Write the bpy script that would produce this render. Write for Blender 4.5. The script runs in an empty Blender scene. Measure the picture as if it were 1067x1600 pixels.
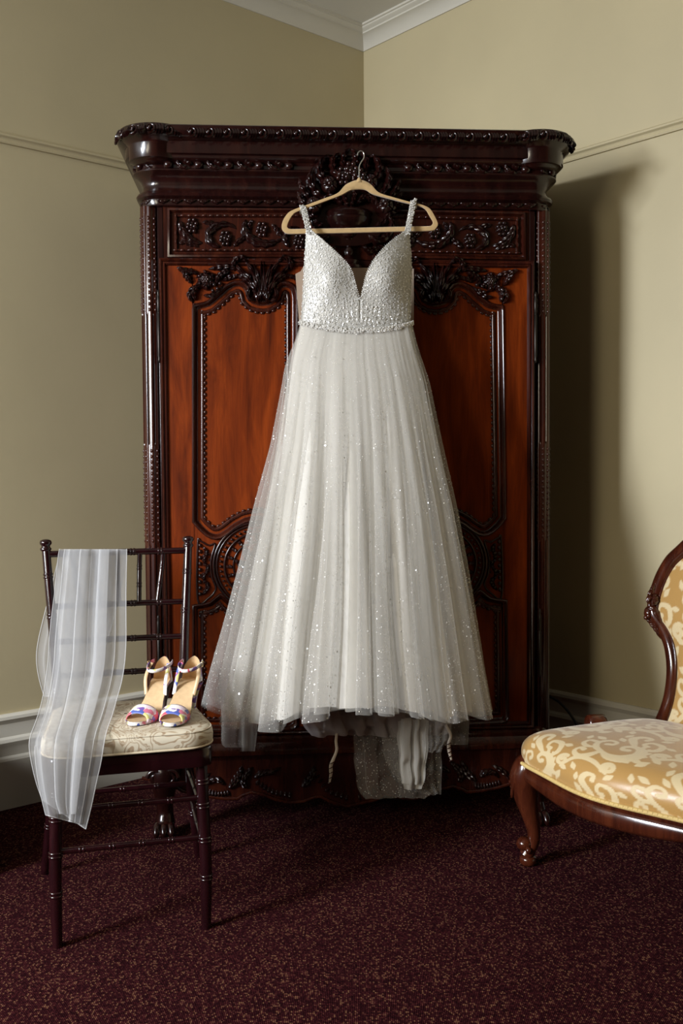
import bpy, bmesh, math, random
import numpy as np
from mathutils import Vector, Matrix
from math import sin, cos, pi, radians, sqrt

random.seed(7)
rng = np.random.default_rng(7)
scene = bpy.context.scene
COL = scene.collection

# ------------------------------------------------------------------ camera
F, PITCH, ROLL, CAMH = 1556.0, 0.04042, -0.00705, 1.15      # focal length in px of a 1067 px wide frame
cam_data = bpy.data.cameras.new('camera')
cam_data.sensor_fit = 'HORIZONTAL'
cam_data.sensor_width = 24.0
cam_data.lens = F / 1067 * 24.0
cam = bpy.data.objects.new('camera', cam_data)
COL.objects.link(cam)
_c, _s, _cr, _sr = cos(PITCH), sin(PITCH), cos(ROLL), sin(ROLL)
_right, _up, _fwd = (_cr, _sr * _s, _sr * _c), (-_sr, _cr * _s, _cr * _c), (0, _c, -_s)
cam.matrix_world = Matrix(((_right[0], _up[0], -_fwd[0], 0), (_right[1], _up[1], -_fwd[1], 0),
                           (_right[2], _up[2], -_fwd[2], CAMH), (0, 0, 0, 1)))
scene.camera = cam

# ------------------------------------------------------------------ world, daylight, exposure
world = bpy.data.worlds.new('world')
scene.world = world
world.use_nodes = True
world.node_tree.nodes['Background'].inputs[0].default_value = (0.75, 0.85, 1.0, 1)
world.node_tree.nodes['Background'].inputs[1].default_value = 0.6

WA = 0.85597                                   # heading of the left wall
CORNER = np.array([0.113, 4.516])
DL = np.array([-sin(WA), -cos(WA)])            # along the left wall, out of the corner
DR = np.array([cos(WA), -sin(WA)])             # along the right wall, out of the corner
ROOM_L, ROOM_R, CEIL = 5.4, 8.5, 3.095

def area_light(name, along, width, z0, z1, energy, color):
    """daylight through a window of the wall opposite the right wall"""
    l = bpy.data.lights.new(name, 'AREA')
    l.shape = 'RECTANGLE'
    l.size, l.size_y = width, z1 - z0
    l.energy, l.color = energy, color
    o = bpy.data.objects.new(name, l)
    COL.objects.link(o)
    p = CORNER + DL * (ROOM_L + 0.10) + DR * along
    o.location = (p[0], p[1], (z0 + z1) / 2)
    l.spread = radians(120)
    d = Vector((-DL[0], -DL[1], -0.38))
    o.rotation_euler = d.to_track_quat('-Z', 'Z').to_euler()
    return o

WINDOWS = [(1.08, 0.75, 1.10, 2.80), (2.60, 0.75, 1.10, 2.80)]
area_light('window_daylight', 1.08, 0.75, 1.10, 2.80, 198, (0.91, 0.965, 1.05))
area_light('window_daylight', 2.60, 0.75, 1.10, 2.80, 40, (1.0, 0.89, 0.68))
scene.view_settings.view_transform = 'Standard'
scene.view_settings.look = 'None'
scene.view_settings.gamma = 1.0
scene.view_settings.use_curve_mapping = False
scene.view_settings.exposure = 0.0
scene.cycles.transparent_max_bounces = 48
scene.cycles.max_bounces = 10
scene.cycles.diffuse_bounces = 5
scene.cycles.caustics_reflective = False
scene.cycles.caustics_refractive = False

# ------------------------------------------------------------------ pixel helpers (points on real planes of the room)
def ray(u, v):
    U, V = u - 533.5, -(v - 800)
    x, z = U * _cr - V * _sr, V * _cr + U * _sr
    return np.array([x, F * _c + z * _s, z * _c - F * _s])

def on_level(u, v, z=0.0):
    d = ray(u, v)
    return d * ((z - CAMH) / d[2]) + np.array([0, 0, CAMH])

class Frame:
    """an upright local frame: origin on the floor, yaw about z; px() meets the plane local y = off"""
    def __init__(self, ox, oy, yaw):
        self.o = np.array([ox, oy]); self.yaw = yaw
        self.ex = np.array([cos(yaw), sin(yaw)]); self.ey = np.array([-sin(yaw), cos(yaw)])
    def px(self, u, v, off=0.0):
        d = ray(u, v)
        t = (self.ey @ (self.o + self.ey * off)) / (self.ey @ d[:2])
        w = d * t
        return float((w[:2] - self.o) @ self.ex), float(w[2] + CAMH)
    def local(self, p):
        q = np.array(p[:2]) - self.o
        return np.array([q @ self.ex, q @ self.ey, p[2]])
    def empty(self, name, label, cat, group=None):
        o = bpy.data.objects.new(name, None)
        COL.objects.link(o)
        o.location = (self.o[0], self.o[1], 0); o.rotation_euler = (0, 0, self.yaw)
        o.empty_display_size = 0.1
        tag(o, label, cat, group)
        return o

def tag(o, label=None, cat=None, group=None, kind=None):
    for k, val in (('label', label), ('category', cat), ('group', group), ('kind', kind)):
        if val: o[k] = val
    return o

# ------------------------------------------------------------------ mesh builder
def catmull(pts, n, closed=False):
    P = np.array(pts, float)
    if closed: P = np.vstack([P[-1], P, P[0], P[1]])
    else: P = np.vstack([2 * P[0] - P[1], P, 2 * P[-1] - P[-2]])
    segs = len(P) - 3
    out = []
    for k in range(n):
        s = segs * k / (n if closed else n - 1)
        i = min(int(s), segs - 1); t = s - i
        a, b, c, d = P[i], P[i + 1], P[i + 2], P[i + 3]
        out.append(0.5 * (2 * b + (c - a) * t + (2 * a - 5 * b + 4 * c - d) * t * t + (3 * b - a - 3 * c + d) * t ** 3))
    return np.array(out)

def resample(P, n, closed=False):
    P = np.array(P, float)
    if closed: P = np.vstack([P, P[0]])
    d = np.r_[0, np.cumsum(np.linalg.norm(np.diff(P, axis=0), axis=1))]
    t = np.linspace(0, d[-1], n + 1 if closed else n)
    if closed: t = t[:-1]
    return np.stack([np.interp(t, d, P[:, k]) for k in range(P.shape[1])], axis=1)

def path_len(P, closed=False):
    P = np.array(P, float)
    if closed: P = np.vstack([P, P[0]])
    return float(np.sum(np.linalg.norm(np.diff(P, axis=0), axis=1)))

def normals2(P, closed=False):
    P = np.array(P, float)
    if closed: T = np.roll(P, -1, 0) - np.roll(P, 1, 0)
    else: T = np.gradient(P, axis=0)
    T /= np.maximum(np.linalg.norm(T, axis=1, keepdims=True), 1e-9)
    return np.stack([-T[:, 1], T[:, 0]], axis=1), T

class MB:
    def __init__(self):
        self.v, self.f, self.n = [], [], 0
    def add(self, verts, faces):
        verts = np.asarray(verts, float).reshape(-1, 3)
        self.v.append(verts)
        self.f += [tuple(i + self.n for i in f) for f in faces]
        self.n += len(verts)
        return self
    def box(self, x0, x1, y0, y1, z0, z1):
        v = [(x, y, z) for x in (x0, x1) for y in (y0, y1) for z in (z0, z1)]
        return self.add(v, [(0, 1, 3, 2), (4, 6, 7, 5), (0, 4, 5, 1), (2, 3, 7, 6), (0, 2, 6, 4), (1, 5, 7, 3)])
    def grid(self, P, close_u=False, close_v=False, flip=False):
        P = np.asarray(P, float); nu, nv = P.shape[:2]
        f = []
        for i in range(nu if close_u else nu - 1):
            for j in range(nv if close_v else nv - 1):
                a, b, c, d = i * nv + j, ((i + 1) % nu) * nv + j, ((i + 1) % nu) * nv + (j + 1) % nv, i * nv + (j + 1) % nv
                f.append((a, d, c, b) if flip else (a, b, c, d))
        return self.add(P.reshape(-1, 3), f)
    def tube(self, pts, r, seg=8, closed=False, caps=True, sx=1.0):
        P = np.array(pts, float); n = len(P)
        R = np.full(n, r, float) if np.isscalar(r) else np.interp(np.linspace(0, 1, n), np.linspace(0, 1, len(r)), r)
        T = (np.roll(P, -1, 0) - np.roll(P, 1, 0)) if closed else np.gradient(P, axis=0)
        T /= np.maximum(np.linalg.norm(T, axis=1, keepdims=True), 1e-12)
        a = np.array([0, 0, 1.0]) if abs(T[0][2]) < 0.9 else np.array([1.0, 0, 0])
        N = np.cross(T[0], a); N /= np.linalg.norm(N)
        rings = []
        for i in range(n):
            N = N - T[i] * (N @ T[i]); N /= max(np.linalg.norm(N), 1e-12)
            B = np.cross(T[i], N)
            ang = np.arange(seg) * 2 * pi / seg
            rings.append(P[i] + R[i] * (np.outer(np.cos(ang), N) * sx + np.outer(np.sin(ang), B)))
        base = self.n
        self.grid(np.array(rings), close_u=closed, close_v=True)
        if caps and not closed:
            self.f.append(tuple(base + k for k in range(seg)))
            self.f.append(tuple(base + (n - 1) * seg + k for k in reversed(range(seg))))
        return self
    def lathe(self, prof, c=(0, 0, 0), seg=20, a0=0, a1=2 * pi, axis='z'):
        full = abs(a1 - a0 - 2 * pi) < 1e-6
        k = seg if full else seg + 1
        ang = a0 + (a1 - a0) * np.arange(k) / seg
        P = np.zeros((k, len(prof), 3))
        for j, (r, z) in enumerate(prof):
            P[:, j, 0] = r * np.cos(ang); P[:, j, 1] = r * np.sin(ang); P[:, j, 2] = z
        if axis == 'y': P = np.stack([P[..., 0], -P[..., 2], P[..., 1]], -1)
        if axis == 'x': P = np.stack([P[..., 2], P[..., 0], P[..., 1]], -1)
        return self.grid(P + np.array(c), close_u=full)
    def ball(self, c, r, seg=8, rings=6, s=(1, 1, 1)):
        P = np.zeros((seg, rings + 1, 3))
        for j in range(rings + 1):
            t = pi * j / rings
            for i in range(seg):
                a = 2 * pi * i / seg
                P[i, j] = (r * s[0] * sin(t) * cos(a), r * s[1] * sin(t) * sin(a), r * s[2] * -cos(t))
        return self.grid(P + np.array(c), close_u=True)
    def prism(self, poly, y0, y1):
        """front-plane polygon [(x,z)] extruded from y0 (front) to y1"""
        n = len(poly)
        v = [(p[0], y0, p[1]) for p in poly] + [(p[0], y1, p[1]) for p in poly]
        f = [tuple(range(n)), tuple(range(2 * n - 1, n - 1, -1))]
        f += [(i, (i + 1) % n + 0, (i + 1) % n + n, i + n) for i in range(n)]
        f = [f[0], f[1]] + [(i, i + n, (i + 1) % n + n, (i + 1) % n) for i in range(n)]
        return self.add(v, f)
    def slab(self, poly, z0, z1):
        n = len(poly)
        v = [(p[0], p[1], z0) for p in poly] + [(p[0], p[1], z1) for p in poly]
        f = [tuple(range(n - 1, -1, -1)), tuple(range(n, 2 * n))] + [(i, (i + 1) % n, (i + 1) % n + n, i + n) for i in range(n)]
        return self.add(v, f)
    def sweep(self, path, prof, closed=False, flip=False):
        """plan path [(x,y)] and profile [(out, z)]; out is measured along the left-hand normal"""
        P = np.array(path, float)
        N, T = miter(P, closed)
        G = np.zeros((len(P), len(prof), 3))
        for j, (o, z) in enumerate(prof):
            G[:, j, 0] = P[:, 0] + N[:, 0] * o; G[:, j, 1] = P[:, 1] + N[:, 1] * o; G[:, j, 2] = z
        return self.grid(G, close_u=closed, flip=flip)
    def mould(self, path, prof, y0=0.0, closed=True):
        """front-plane path [(x,z)] and profile [(inward offset, height toward the viewer)]"""
        P = np.array(path, float)
        N, T = miter(P, closed)
        G = np.zeros((len(P), len(prof), 3))
        for j, (o, h) in enumerate(prof):
            G[:, j, 0] = P[:, 0] + N[:, 0] * o; G[:, j, 2] = P[:, 1] + N[:, 1] * o; G[:, j, 1] = y0 - h
        return self.grid(G, close_u=closed)
    def leaf(self, pts, w, h, lobes=5, y0=0.0, lift=0.0, n=26, m=6, blunt=0.75, serr=0.38):
        """carved acanthus leaf lying on the front plane; height goes toward -y"""
        P = resample(catmull(pts, max(n * 2, 8)), n)
        N, T = normals2(P)
        s = np.linspace(0, 1, n)
        prof = np.sin(pi * np.clip(s, 0, 1) ** blunt) ** 0.75 * 0.9 + 0.1 * (1 - s)
        saw = (s * lobes) % 1.0
        hw = w * prof * (1 - serr * saw ** 1.5)
        G = np.zeros((n, 2 * m + 1, 3))
        for j in range(2 * m + 1):
            t = (j - m) / m; a = abs(t)
            q = P + N * (t * hw)[:, None] + T * (a ** 1.5 * hw * 0.55)[:, None]
            vein = 0.30 * np.cos(2 * pi * (s * lobes - 0.55 * a)) * a * (1 - a) * 4
            hh = h * ((1 - a) ** 0.55 * (0.75 - 0.3 * (a < 0.12)) + 0.35 * sqrt(max(0, 1 - a * a)) + vein * 0.8) * np.clip(prof * 1.4, 0, 1)
            G[:, j, 0] = q[:, 0]; G[:, j, 2] = q[:, 1]
            G[:, j, 1] = y0 - hh - lift * s ** 2 + (0.003 if a == 1 else 0)
        return self.grid(G, flip=True)
    def beads(self, P, r, y0, step, seg=6, rings=4, s=(1, 0.8, 1), closed=False):
        k = max(2, int(path_len(P, closed) / step))
        for q in resample(P, k, closed):
            self.ball((q[0], y0, q[1]), r, seg, rings, s)
        return self
    def mirror_x(self):
        m = MB()
        for v in self.v:
            w = v.copy(); w[:, 0] *= -1; m.v.append(w)
        m.f = [tuple(reversed(f)) for f in self.f]; m.n = self.n
        return m
    def moved(self, M):
        m = MB()
        for v in self.v:
            m.v.append(v @ np.array(M.to_3x3()).T + np.array(M.translation))
        m.f = list(self.f); m.n = self.n
        return m
    def mesh(self, name, mat, smooth=40):
        me = bpy.data.meshes.new(name)
        me.from_pydata(np.vstack(self.v).tolist(), [], self.f)
        me.validate(); me.update()
        if mat is not None: me.materials.append(mat)
        if smooth:
            me.polygons.foreach_set('use_smooth', [True] * len(me.polygons))
            if smooth < 170: me.set_sharp_from_angle(angle=radians(smooth))
        return me
    def build(self, name, mat, parent=None, smooth=40, bevel=0, fix=True, sub=0):
        me = self.mesh(name, mat, smooth)
        if fix:
            bm = bmesh.new(); bm.from_mesh(me)
            bmesh.ops.recalc_face_normals(bm, faces=bm.faces)
            bm.to_mesh(me); bm.free()
            if smooth and smooth < 170: me.set_sharp_from_angle(angle=radians(smooth))
        return link(name, me, parent, bevel, sub)

def link(name, me, parent=None, bevel=0, sub=0, loc=None):
    o = bpy.data.objects.new(name, me)
    COL.objects.link(o)
    if parent is not None: o.parent = parent
    if loc is not None: o.location = loc
    if bevel:
        b = o.modifiers.new('bevel', 'BEVEL'); b.width = bevel; b.segments = 2; b.limit_method = 'ANGLE'; b.angle_limit = radians(40)
    if sub:
        s_ = o.modifiers.new('subdivision', 'SUBSURF'); s_.levels = s_.render_levels = sub
    return o

def miter(P, closed):
    P = np.array(P, float); n = len(P)
    N = np.zeros_like(P); T = np.zeros_like(P)
    for i in range(n):
        a = P[i] - P[i - 1] if (closed or i > 0) else P[1] - P[0]
        b = P[(i + 1) % n] - P[i] if (closed or i < n - 1) else P[-1] - P[-2]
        a = a / max(np.linalg.norm(a), 1e-9); b = b / max(np.linalg.norm(b), 1e-9)
        na, nb = np.array([-a[1], a[0]]), np.array([-b[1], b[0]])
        m = na + nb; L = np.linalg.norm(m)
        m = m / L if L > 1e-6 else na
        N[i] = m / max(0.5, m @ na); t = a + b; T[i] = t / max(np.linalg.norm(t), 1e-9)
    return N, T

# ------------------------------------------------------------------ materials
def new_mat(name):
    m = bpy.data.materials.new(name); m.use_nodes = True
    nt = m.node_tree
    return m, nt, nt.nodes['Principled BSDF']

def nd(nt, typ, **kw):
    n = nt.nodes.new(typ)
    for k, v in kw.items():
        if k.startswith('i_'):
            key = k[2:]
            n.inputs[int(key) if key.isdigit() else key.replace('_', ' ')].default_value = v
        else: setattr(n, k, v)
    return n

def ramp(nt, fac, stops):
    r = nt.nodes.new('ShaderNodeValToRGB')
    e = r.color_ramp.elements
    while len(e) < len(stops): e.new(0.5)
    for el, (p, c) in zip(e, stops): el.position = p; el.color = (*c, 1) if len(c) == 3 else c
    nt.links.new(fac, r.inputs[0])
    return r.outputs[0]

def coords(nt, scale=(1, 1, 1), out='Object'):
    tc = nt.nodes.new('ShaderNodeTexCoord'); mp = nt.nodes.new('ShaderNodeMapping')
    mp.inputs['Scale'].default_value = scale
    nt.links.new(tc.outputs[out], mp.inputs[0])
    return mp.outputs[0]

def bump(nt, bs, height, strength=0.3, dist=0.002):
    b = nd(nt, 'ShaderNodeBump', i_Strength=strength, i_Distance=dist)
    nt.links.new(height, b.inputs['Height']); nt.links.new(b.outputs[0], bs.inputs['Normal'])

def wood_mat(name, dark, mid, light, rough=0.28, grain=(9, 9, 1.1), coat=0.35, streak=1.0, spec=0.3):
    m, nt, bs = new_mat(name)
    co = coords(nt, grain)
    n1 = nd(nt, 'ShaderNodeTexNoise', i_Scale=3.0, i_Detail=6.0, i_Roughness=0.62, i_Distortion=0.8 * streak)
    nt.links.new(co, n1.inputs['Vector'])
    col = ramp(nt, n1.outputs[0], [(0.28, dark), (0.5, mid), (0.75, light)])
    co2 = coords(nt, (60, 60, 3))
    n2 = nd(nt, 'ShaderNodeTexNoise', i_Scale=4.0, i_Detail=3.0)
    nt.links.new(co2, n2.inputs['Vector'])
    mx = nd(nt, 'ShaderNodeMixRGB', blend_type='MULTIPLY', i_Fac=0.35)
    nt.links.new(col, mx.inputs[1])
    nt.links.new(ramp(nt, n2.outputs[0], [(0.35, (0.55, 0.5, 0.5)), (0.6, (1, 1, 1))]), mx.inputs[2])
    nt.links.new(mx.outputs[0], bs.inputs['Base Color'])
    bs.inputs['Roughness'].default_value = rough
    bs.inputs['Specular IOR Level'].default_value = spec
    bs.inputs['Coat Weight'].default_value = coat
    bs.inputs['Coat Roughness'].default_value = 0.12
    n3 = nd(nt, 'ShaderNodeTexNoise', i_Scale=14.0, i_Detail=2.0)
    nt.links.new(coords(nt, (1, 1, 0.4)), n3.inputs['Vector'])
    bump(nt, bs, n3.outputs[0], 0.12, 0.004)
    return m

def paint_mat(name, col, rough=0.6, scale=60, strength=0.15, var=0.06):
    m, nt, bs = new_mat(name)
    n = nd(nt, 'ShaderNodeTexNoise', i_Scale=1.6, i_Detail=4.0)
    nt.links.new(coords(nt), n.inputs['Vector'])
    a = tuple(c * (1 - var) for c in col); b = tuple(min(1, c * (1 + var)) for c in col)
    nt.links.new(ramp(nt, n.outputs[0], [(0.3, a), (0.7, b)]), bs.inputs['Base Color'])
    bs.inputs['Roughness'].default_value = rough
    n2 = nd(nt, 'ShaderNodeTexNoise', i_Scale=scale, i_Detail=5.0, i_Roughness=0.6)
    nt.links.new(coords(nt), n2.inputs['Vector'])
    bump(nt, bs, n2.outputs[0], strength, 0.004)
    return m

def plain_mat(name, col, rough=0.5, metal=0.0, **kw):
    m, nt, bs = new_mat(name)
    n = nd(nt, 'ShaderNodeTexNoise', i_Scale=90.0, i_Detail=3.0)
    nt.links.new(coords(nt), n.inputs['Vector'])
    a = tuple(c * 0.93 for c in col); b = tuple(min(1, c * 1.05) for c in col)
    nt.links.new(ramp(nt, n.outputs[0], [(0.35, a), (0.65, b)]), bs.inputs['Base Color'])
    bs.inputs['Roughness'].default_value = rough
    bs.inputs['Metallic'].default_value = metal
    for k, v in kw.items(): bs.inputs[k.replace('_', ' ')].default_value = v
    return m

def tulle_mat(name, col, opacity, scale=700, trans=0.35):
    """fine net: clear holes between matt threads"""
    m, nt, bs = new_mat(name)
    nt.nodes.remove(bs)
    out = nt.nodes['Material Output']
    d = nd(nt, 'ShaderNodeBsdfDiffuse', i_Color=(*col, 1), i_Roughness=0.6)
    t = nd(nt, 'ShaderNodeBsdfTranslucent', i_Color=(*col, 1))
    mx = nd(nt, 'ShaderNodeMixShader', i_0=trans)
    nt.links.new(d.outputs[0], mx.inputs[1]); nt.links.new(t.outputs[0], mx.inputs[2])
    tr = nd(nt, 'ShaderNodeBsdfTransparent')
    n = nd(nt, 'ShaderNodeTexNoise', i_Scale=38.0, i_Detail=3.0)
    nt.links.new(coords(nt, (1, 1, 0.35)), n.inputs['Vector'])
    mr = nd(nt, 'ShaderNodeMapRange', i_1=0.3, i_2=0.7, i_3=opacity * 0.93, i_4=min(1, opacity * 1.07))
    nt.links.new(n.outputs[0], mr.inputs[0])
    m2 = nd(nt, 'ShaderNodeMixShader')
    nt.links.new(mr.outputs[0], m2.inputs[0])
    nt.links.new(tr.outputs[0], m2.inputs[1]); nt.links.new(mx.outputs[0], m2.inputs[2])
    nt.links.new(m2.outputs[0], out.inputs[0])
    return m

MAT = {}
MAT['wall'] = paint_mat('wall_paint', (0.465, 0.396, 0.240), 0.5, 40, 0.07)
MAT['wall_far'] = paint_mat('unseen_wall_paint', (0.42, 0.35, 0.21), 0.6, 55, 0.2)  # unseen walls: darker tone invented to hold down bounced light
MAT['trim'] = paint_mat('trim_paint', (0.56, 0.53, 0.45), 0.4, 30, 0.05)
MAT['ceiling'] = paint_mat('ceiling_paint', (0.62, 0.60, 0.54), 0.7, 50, 0.1)
MAT['wood'] = wood_mat('dark_mahogany', (0.006, 0.0014, 0.0012), (0.014, 0.0031, 0.0025), (0.028, 0.0066, 0.0040), 0.24)
MAT['wood_mid'] = wood_mat('red_mahogany', (0.012, 0.0024, 0.0015), (0.032, 0.0061, 0.0032), (0.065, 0.0138, 0.0053), 0.24)
MAT['wood_panel'] = wood_mat('amber_mahogany', (0.050, 0.0070, 0.0012), (0.135, 0.0200, 0.0022), (0.24, 0.040, 0.0040), 0.42, (5, 5, 0.8), 0.06, 1.0, 0.12)
MAT['iron'] = plain_mat('dark_iron', (0.03, 0.025, 0.022), 0.35, 0.8)

def carpet_mat():
    m, nt, bs = new_mat('carpet_pile')
    co = coords(nt)
    rot = co.node; rot.inputs['Rotation'].default_value = (0, 0, 0.03)
    co.node.inputs['Scale'].default_value = (1.0, 0.72, 1.0)
    v = nd(nt, 'ShaderNodeTexVoronoi', i_Scale=250.0, i_Randomness=0.22)
    nt.links.new(co, v.inputs['Vector'])
    sep = nd(nt, 'ShaderNodeSeparateColor'); nt.links.new(v.outputs['Color'], sep.inputs[0])
    base = ramp(nt, sep.outputs[0], [(0.0, (0.015, 0.0028, 0.0042)), (0.5, (0.032, 0.0060, 0.0082)), (0.74, (0.050, 0.010, 0.012)),
                                     (0.86, (0.080, 0.024, 0.020)), (0.98, (0.155, 0.070, 0.040))])
    big = nd(nt, 'ShaderNodeTexNoise', i_Scale=3.0, i_Detail=3.0); nt.links.new(coords(nt), big.inputs['Vector'])
    mx = nd(nt, 'ShaderNodeMixRGB', blend_type='MULTIPLY', i_Fac=0.6)
    nt.links.new(base, mx.inputs[1]); nt.links.new(ramp(nt, big.outputs[0], [(0.3, (0.75, 0.72, 0.75)), (0.7, (1, 1, 1))]), mx.inputs[2])
    nt.links.new(mx.outputs[0], bs.inputs['Base Color'])
    bs.inputs['Roughness'].default_value = 0.95
    bs.inputs['Specular IOR Level'].default_value = 0.03
    bump(nt, bs, v.outputs['Distance'], 0.9, 0.004)
    return m
MAT['carpet'] = carpet_mat()

# ================================================================== THE ROOM
def W3(l, r, z):                      # room coordinates: l along the left wall, r along the right wall
    p = CORNER + DL * l + DR * r
    return (p[0], p[1], z)

def room_box(mb, l0, l1, r0, r1, z0, z1):
    v = [W3(l, r, z) for l in (l0, l1) for r in (r0, r1) for z in (z0, z1)]
    return mb.add(v, [(0, 1, 3, 2), (4, 6, 7, 5), (0, 4, 5, 1), (2, 3, 7, 6), (0, 2, 6, 4), (1, 5, 7, 3)])

def struct(name, mb, mat, label, cat, parent=None, **kw):
    o = mb.build(name, mat, parent, **kw)
    if parent is None: tag(o, label, cat, None, 'structure')
    return o

TH = 0.2
struct('floor', room_box(MB(), -TH, ROOM_L + TH, -TH, ROOM_R + TH, -0.1, 0), MAT['carpet'], 'burgundy carpet flecked with gold and pink', 'floor')
struct('ceiling', room_box(MB(), -TH, ROOM_L + TH, -TH, ROOM_R + TH, CEIL, CEIL + 0.1), MAT['ceiling'], 'off white ceiling above the crown moulding', 'ceiling')
struct('wall_left', room_box(MB(), -TH, ROOM_L + TH, -TH, 0, 0, CEIL), MAT['wall'], 'olive beige painted wall left of the wardrobe', 'wall')
struct('wall_right', room_box(MB(), -TH, 0, 0, ROOM_R + TH, 0, CEIL), MAT['wall'], 'olive beige painted wall right of the wardrobe', 'wall')
struct('wall_back', room_box(MB(), 0, ROOM_L + TH, ROOM_R, ROOM_R + TH, 0, CEIL), MAT['wall_far'], 'painted wall behind the viewer, its tone chosen to steer bounced light', 'wall')
mb = MB()
a0 = 0.0
for (al, w, z0, z1) in sorted(WINDOWS):
    room_box(mb, ROOM_L, ROOM_L + TH, a0, al - w / 2, 0, CEIL)
    room_box(mb, ROOM_L, ROOM_L + TH, al - w / 2, al + w / 2, 0, z0)
    room_box(mb, ROOM_L, ROOM_L + TH, al - w / 2, al + w / 2, z1, CEIL)
    a0 = al + w / 2
room_box(mb, ROOM_L, ROOM_L + TH, a0, ROOM_R, 0, CEIL)
struct('wall_window', mb, MAT['wall_far'], 'painted wall with two windows, out of view, its tone chosen to steer bounced light', 'wall')
for k, (al, w, z0, z1) in enumerate(WINDOWS):
    mb = MB()
    for (x0, x1, y0, y1) in ((-.10, 0, z0 - .1, z1 + .1), (w, w + .10, z0 - .1, z1 + .1)):
        room_box(mb, ROOM_L - .025, ROOM_L, al - w / 2 + x0, al - w / 2 + x1, y0, y1)
    room_box(mb, ROOM_L - .025, ROOM_L, al - w / 2, al + w / 2, z1, z1 + .1)
    room_box(mb, ROOM_L - .05, ROOM_L, al - w / 2, al + w / 2, z0 - .06, z0)
    struct('window_%d' % (k + 1), mb, MAT['trim'], 'cream painted window casing, out of view', 'window')

# mouldings: profile (distance from wall, height)
BASE_PROF = [(0, .323), (.012, .323), (.020, .316), (.022, .306), (.016, .296), (.013, .290), (.013, .245), (.022, .238), (.026, .228), (.022, .216),
             (.018, .205), (.018, .180), (.028, .174), (.032, .166), (.032, 0), (0, 0)]
RAIL_PROF = [(0, 2.304), (.016, 2.304), (.020, 2.299), (.020, 2.293), (.012, 2.288), (.010, 2.284), (.012, 2.276), (.010, 2.271), (0, 2.271)]
CROWN_PROF = [(0, 3.017), (.006, 3.017), (.008, 3.022), (.012, 3.030), (.020, 3.042), (.034, 3.054), (.050, 3.062), (.056, 3.063), (.056, 3.070),
              (.064, 3.074), (.072, 3.080), (.072, 3.085), (.080, 3.087), (.080, CEIL), (0, CEIL)]
def wall_strip(name, side, prof, mat, label):
    mb = MB()
    G = []
    for s in (0, 1):
        row = []
        for (o, z) in prof:
            if side == 'left': row.append(W3(ROOM_L if s else o, o, z))
            else: row.append(W3(o, ROOM_R if s else o, z))
        G.append(row)
    mb.grid(np.array(G))
    return struct(name, mb, mat, label, 'trim', smooth=25)
for side in ('left', 'right'):
    wall_strip('baseboard_' + side, side, BASE_PROF, MAT['trim'], 'tall stepped cream baseboard along the %s wall' % side)
wall_strip('trim_1', 'left', RAIL_PROF, MAT['wall'], 'thin picture rail painted like the left wall')
wall_strip('trim_2', 'right', RAIL_PROF, MAT['wall'], 'thin picture rail painted like the right wall')
wall_strip('trim_3', 'left', CROWN_PROF, MAT['trim'], 'white crown moulding above the left wall')
wall_strip('trim_4', 'right', CROWN_PROF, MAT['trim'], 'white crown moulding above the right wall')

# ================================================================== CARVED WARDROBE
AF = Frame(0.029, 3.191, radians(4.0))
armoire = AF.empty('armoire', 'tall carved dark mahogany wardrobe with two doors standing across the corner', 'wardrobe')
def AP(pts, off=0.0): return np.array([AF.px(u, v, off) for (u, v) in pts])
K = 0.00206                                    # metres per photograph pixel at the wardrobe front
HWID = 0.640
def plan(r=0.05, hw=HWID, y0=0.0, depth=0.55):
    p = [(hw, depth)]
    for k in range(9):
        a = -k / 8 * pi / 2
        p.append((hw - r + r * cos(a), y0 + r + r * sin(a)))
    for k in range(9):
        a = -pi / 2 - k / 8 * pi / 2
        p.append((-hw + r + r * cos(a), y0 + r + r * sin(a)))
    return p + [(-hw, depth)]

W, WM, WP = MAT['wood'], MAT['wood_mid'], MAT['wood_panel']
mb = MB().box(-.635, .635, .045, .55, .25, 2.19)
mb.build('body', WM, armoire, bevel=.004)

# ---- cornice
CP = [(-.02, 1.981), (.012, 1.983), (.014, 1.988), (.014, 2.003), (.019, 2.006), (.027, 2.010), (.030, 2.017), (.026, 2.024), (.016, 2.028), (.010, 2.038),
      (.009, 2.050), (.014, 2.064), (.025, 2.075), (.036, 2.081), (.040, 2.084), (.040, 2.088), (.034, 2.092), (.032, 2.103), (.036, 2.111), (.046, 2.115),
      (.052, 2.121), (.052, 2.127), (.062, 2.130), (.062, 2.166), (.068, 2.168), (.082, 2.176), (.088, 2.187), (.091, 2.197), (.092, 2.204), (.086, 2.208), (-.2, 2.208)]
cornice = MB().sweep(plan(), CP).box(-.55, .55, 0, .5, 2.17, 2.203).build('cornice', W, armoire, smooth=32)
def cornice_y(out): return -out
ear_prof = [(0.02, 2.100), (.060, 2.103), (.072, 2.110), (.076, 2.114), (.084, 2.116), (.085, 2.160), (.088, 2.165), (.102, 2.174), (.114, 2.186), (.117, 2.198), (.113, 2.207), (.104, 2.211), (0, 2.211)]
for sx in (-1, 1):
    MB().lathe(ear_prof, (sx * .602, .012, 0), 40).build('cornice_drum', W, cornice, smooth=35)

def rot_leaf(h, w, t, lobes):
    return MB().leaf([(0, -h / 2), (0, 0), (0, h / 2)], w, t, lobes, n=14, m=4, blunt=1.1)
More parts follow.
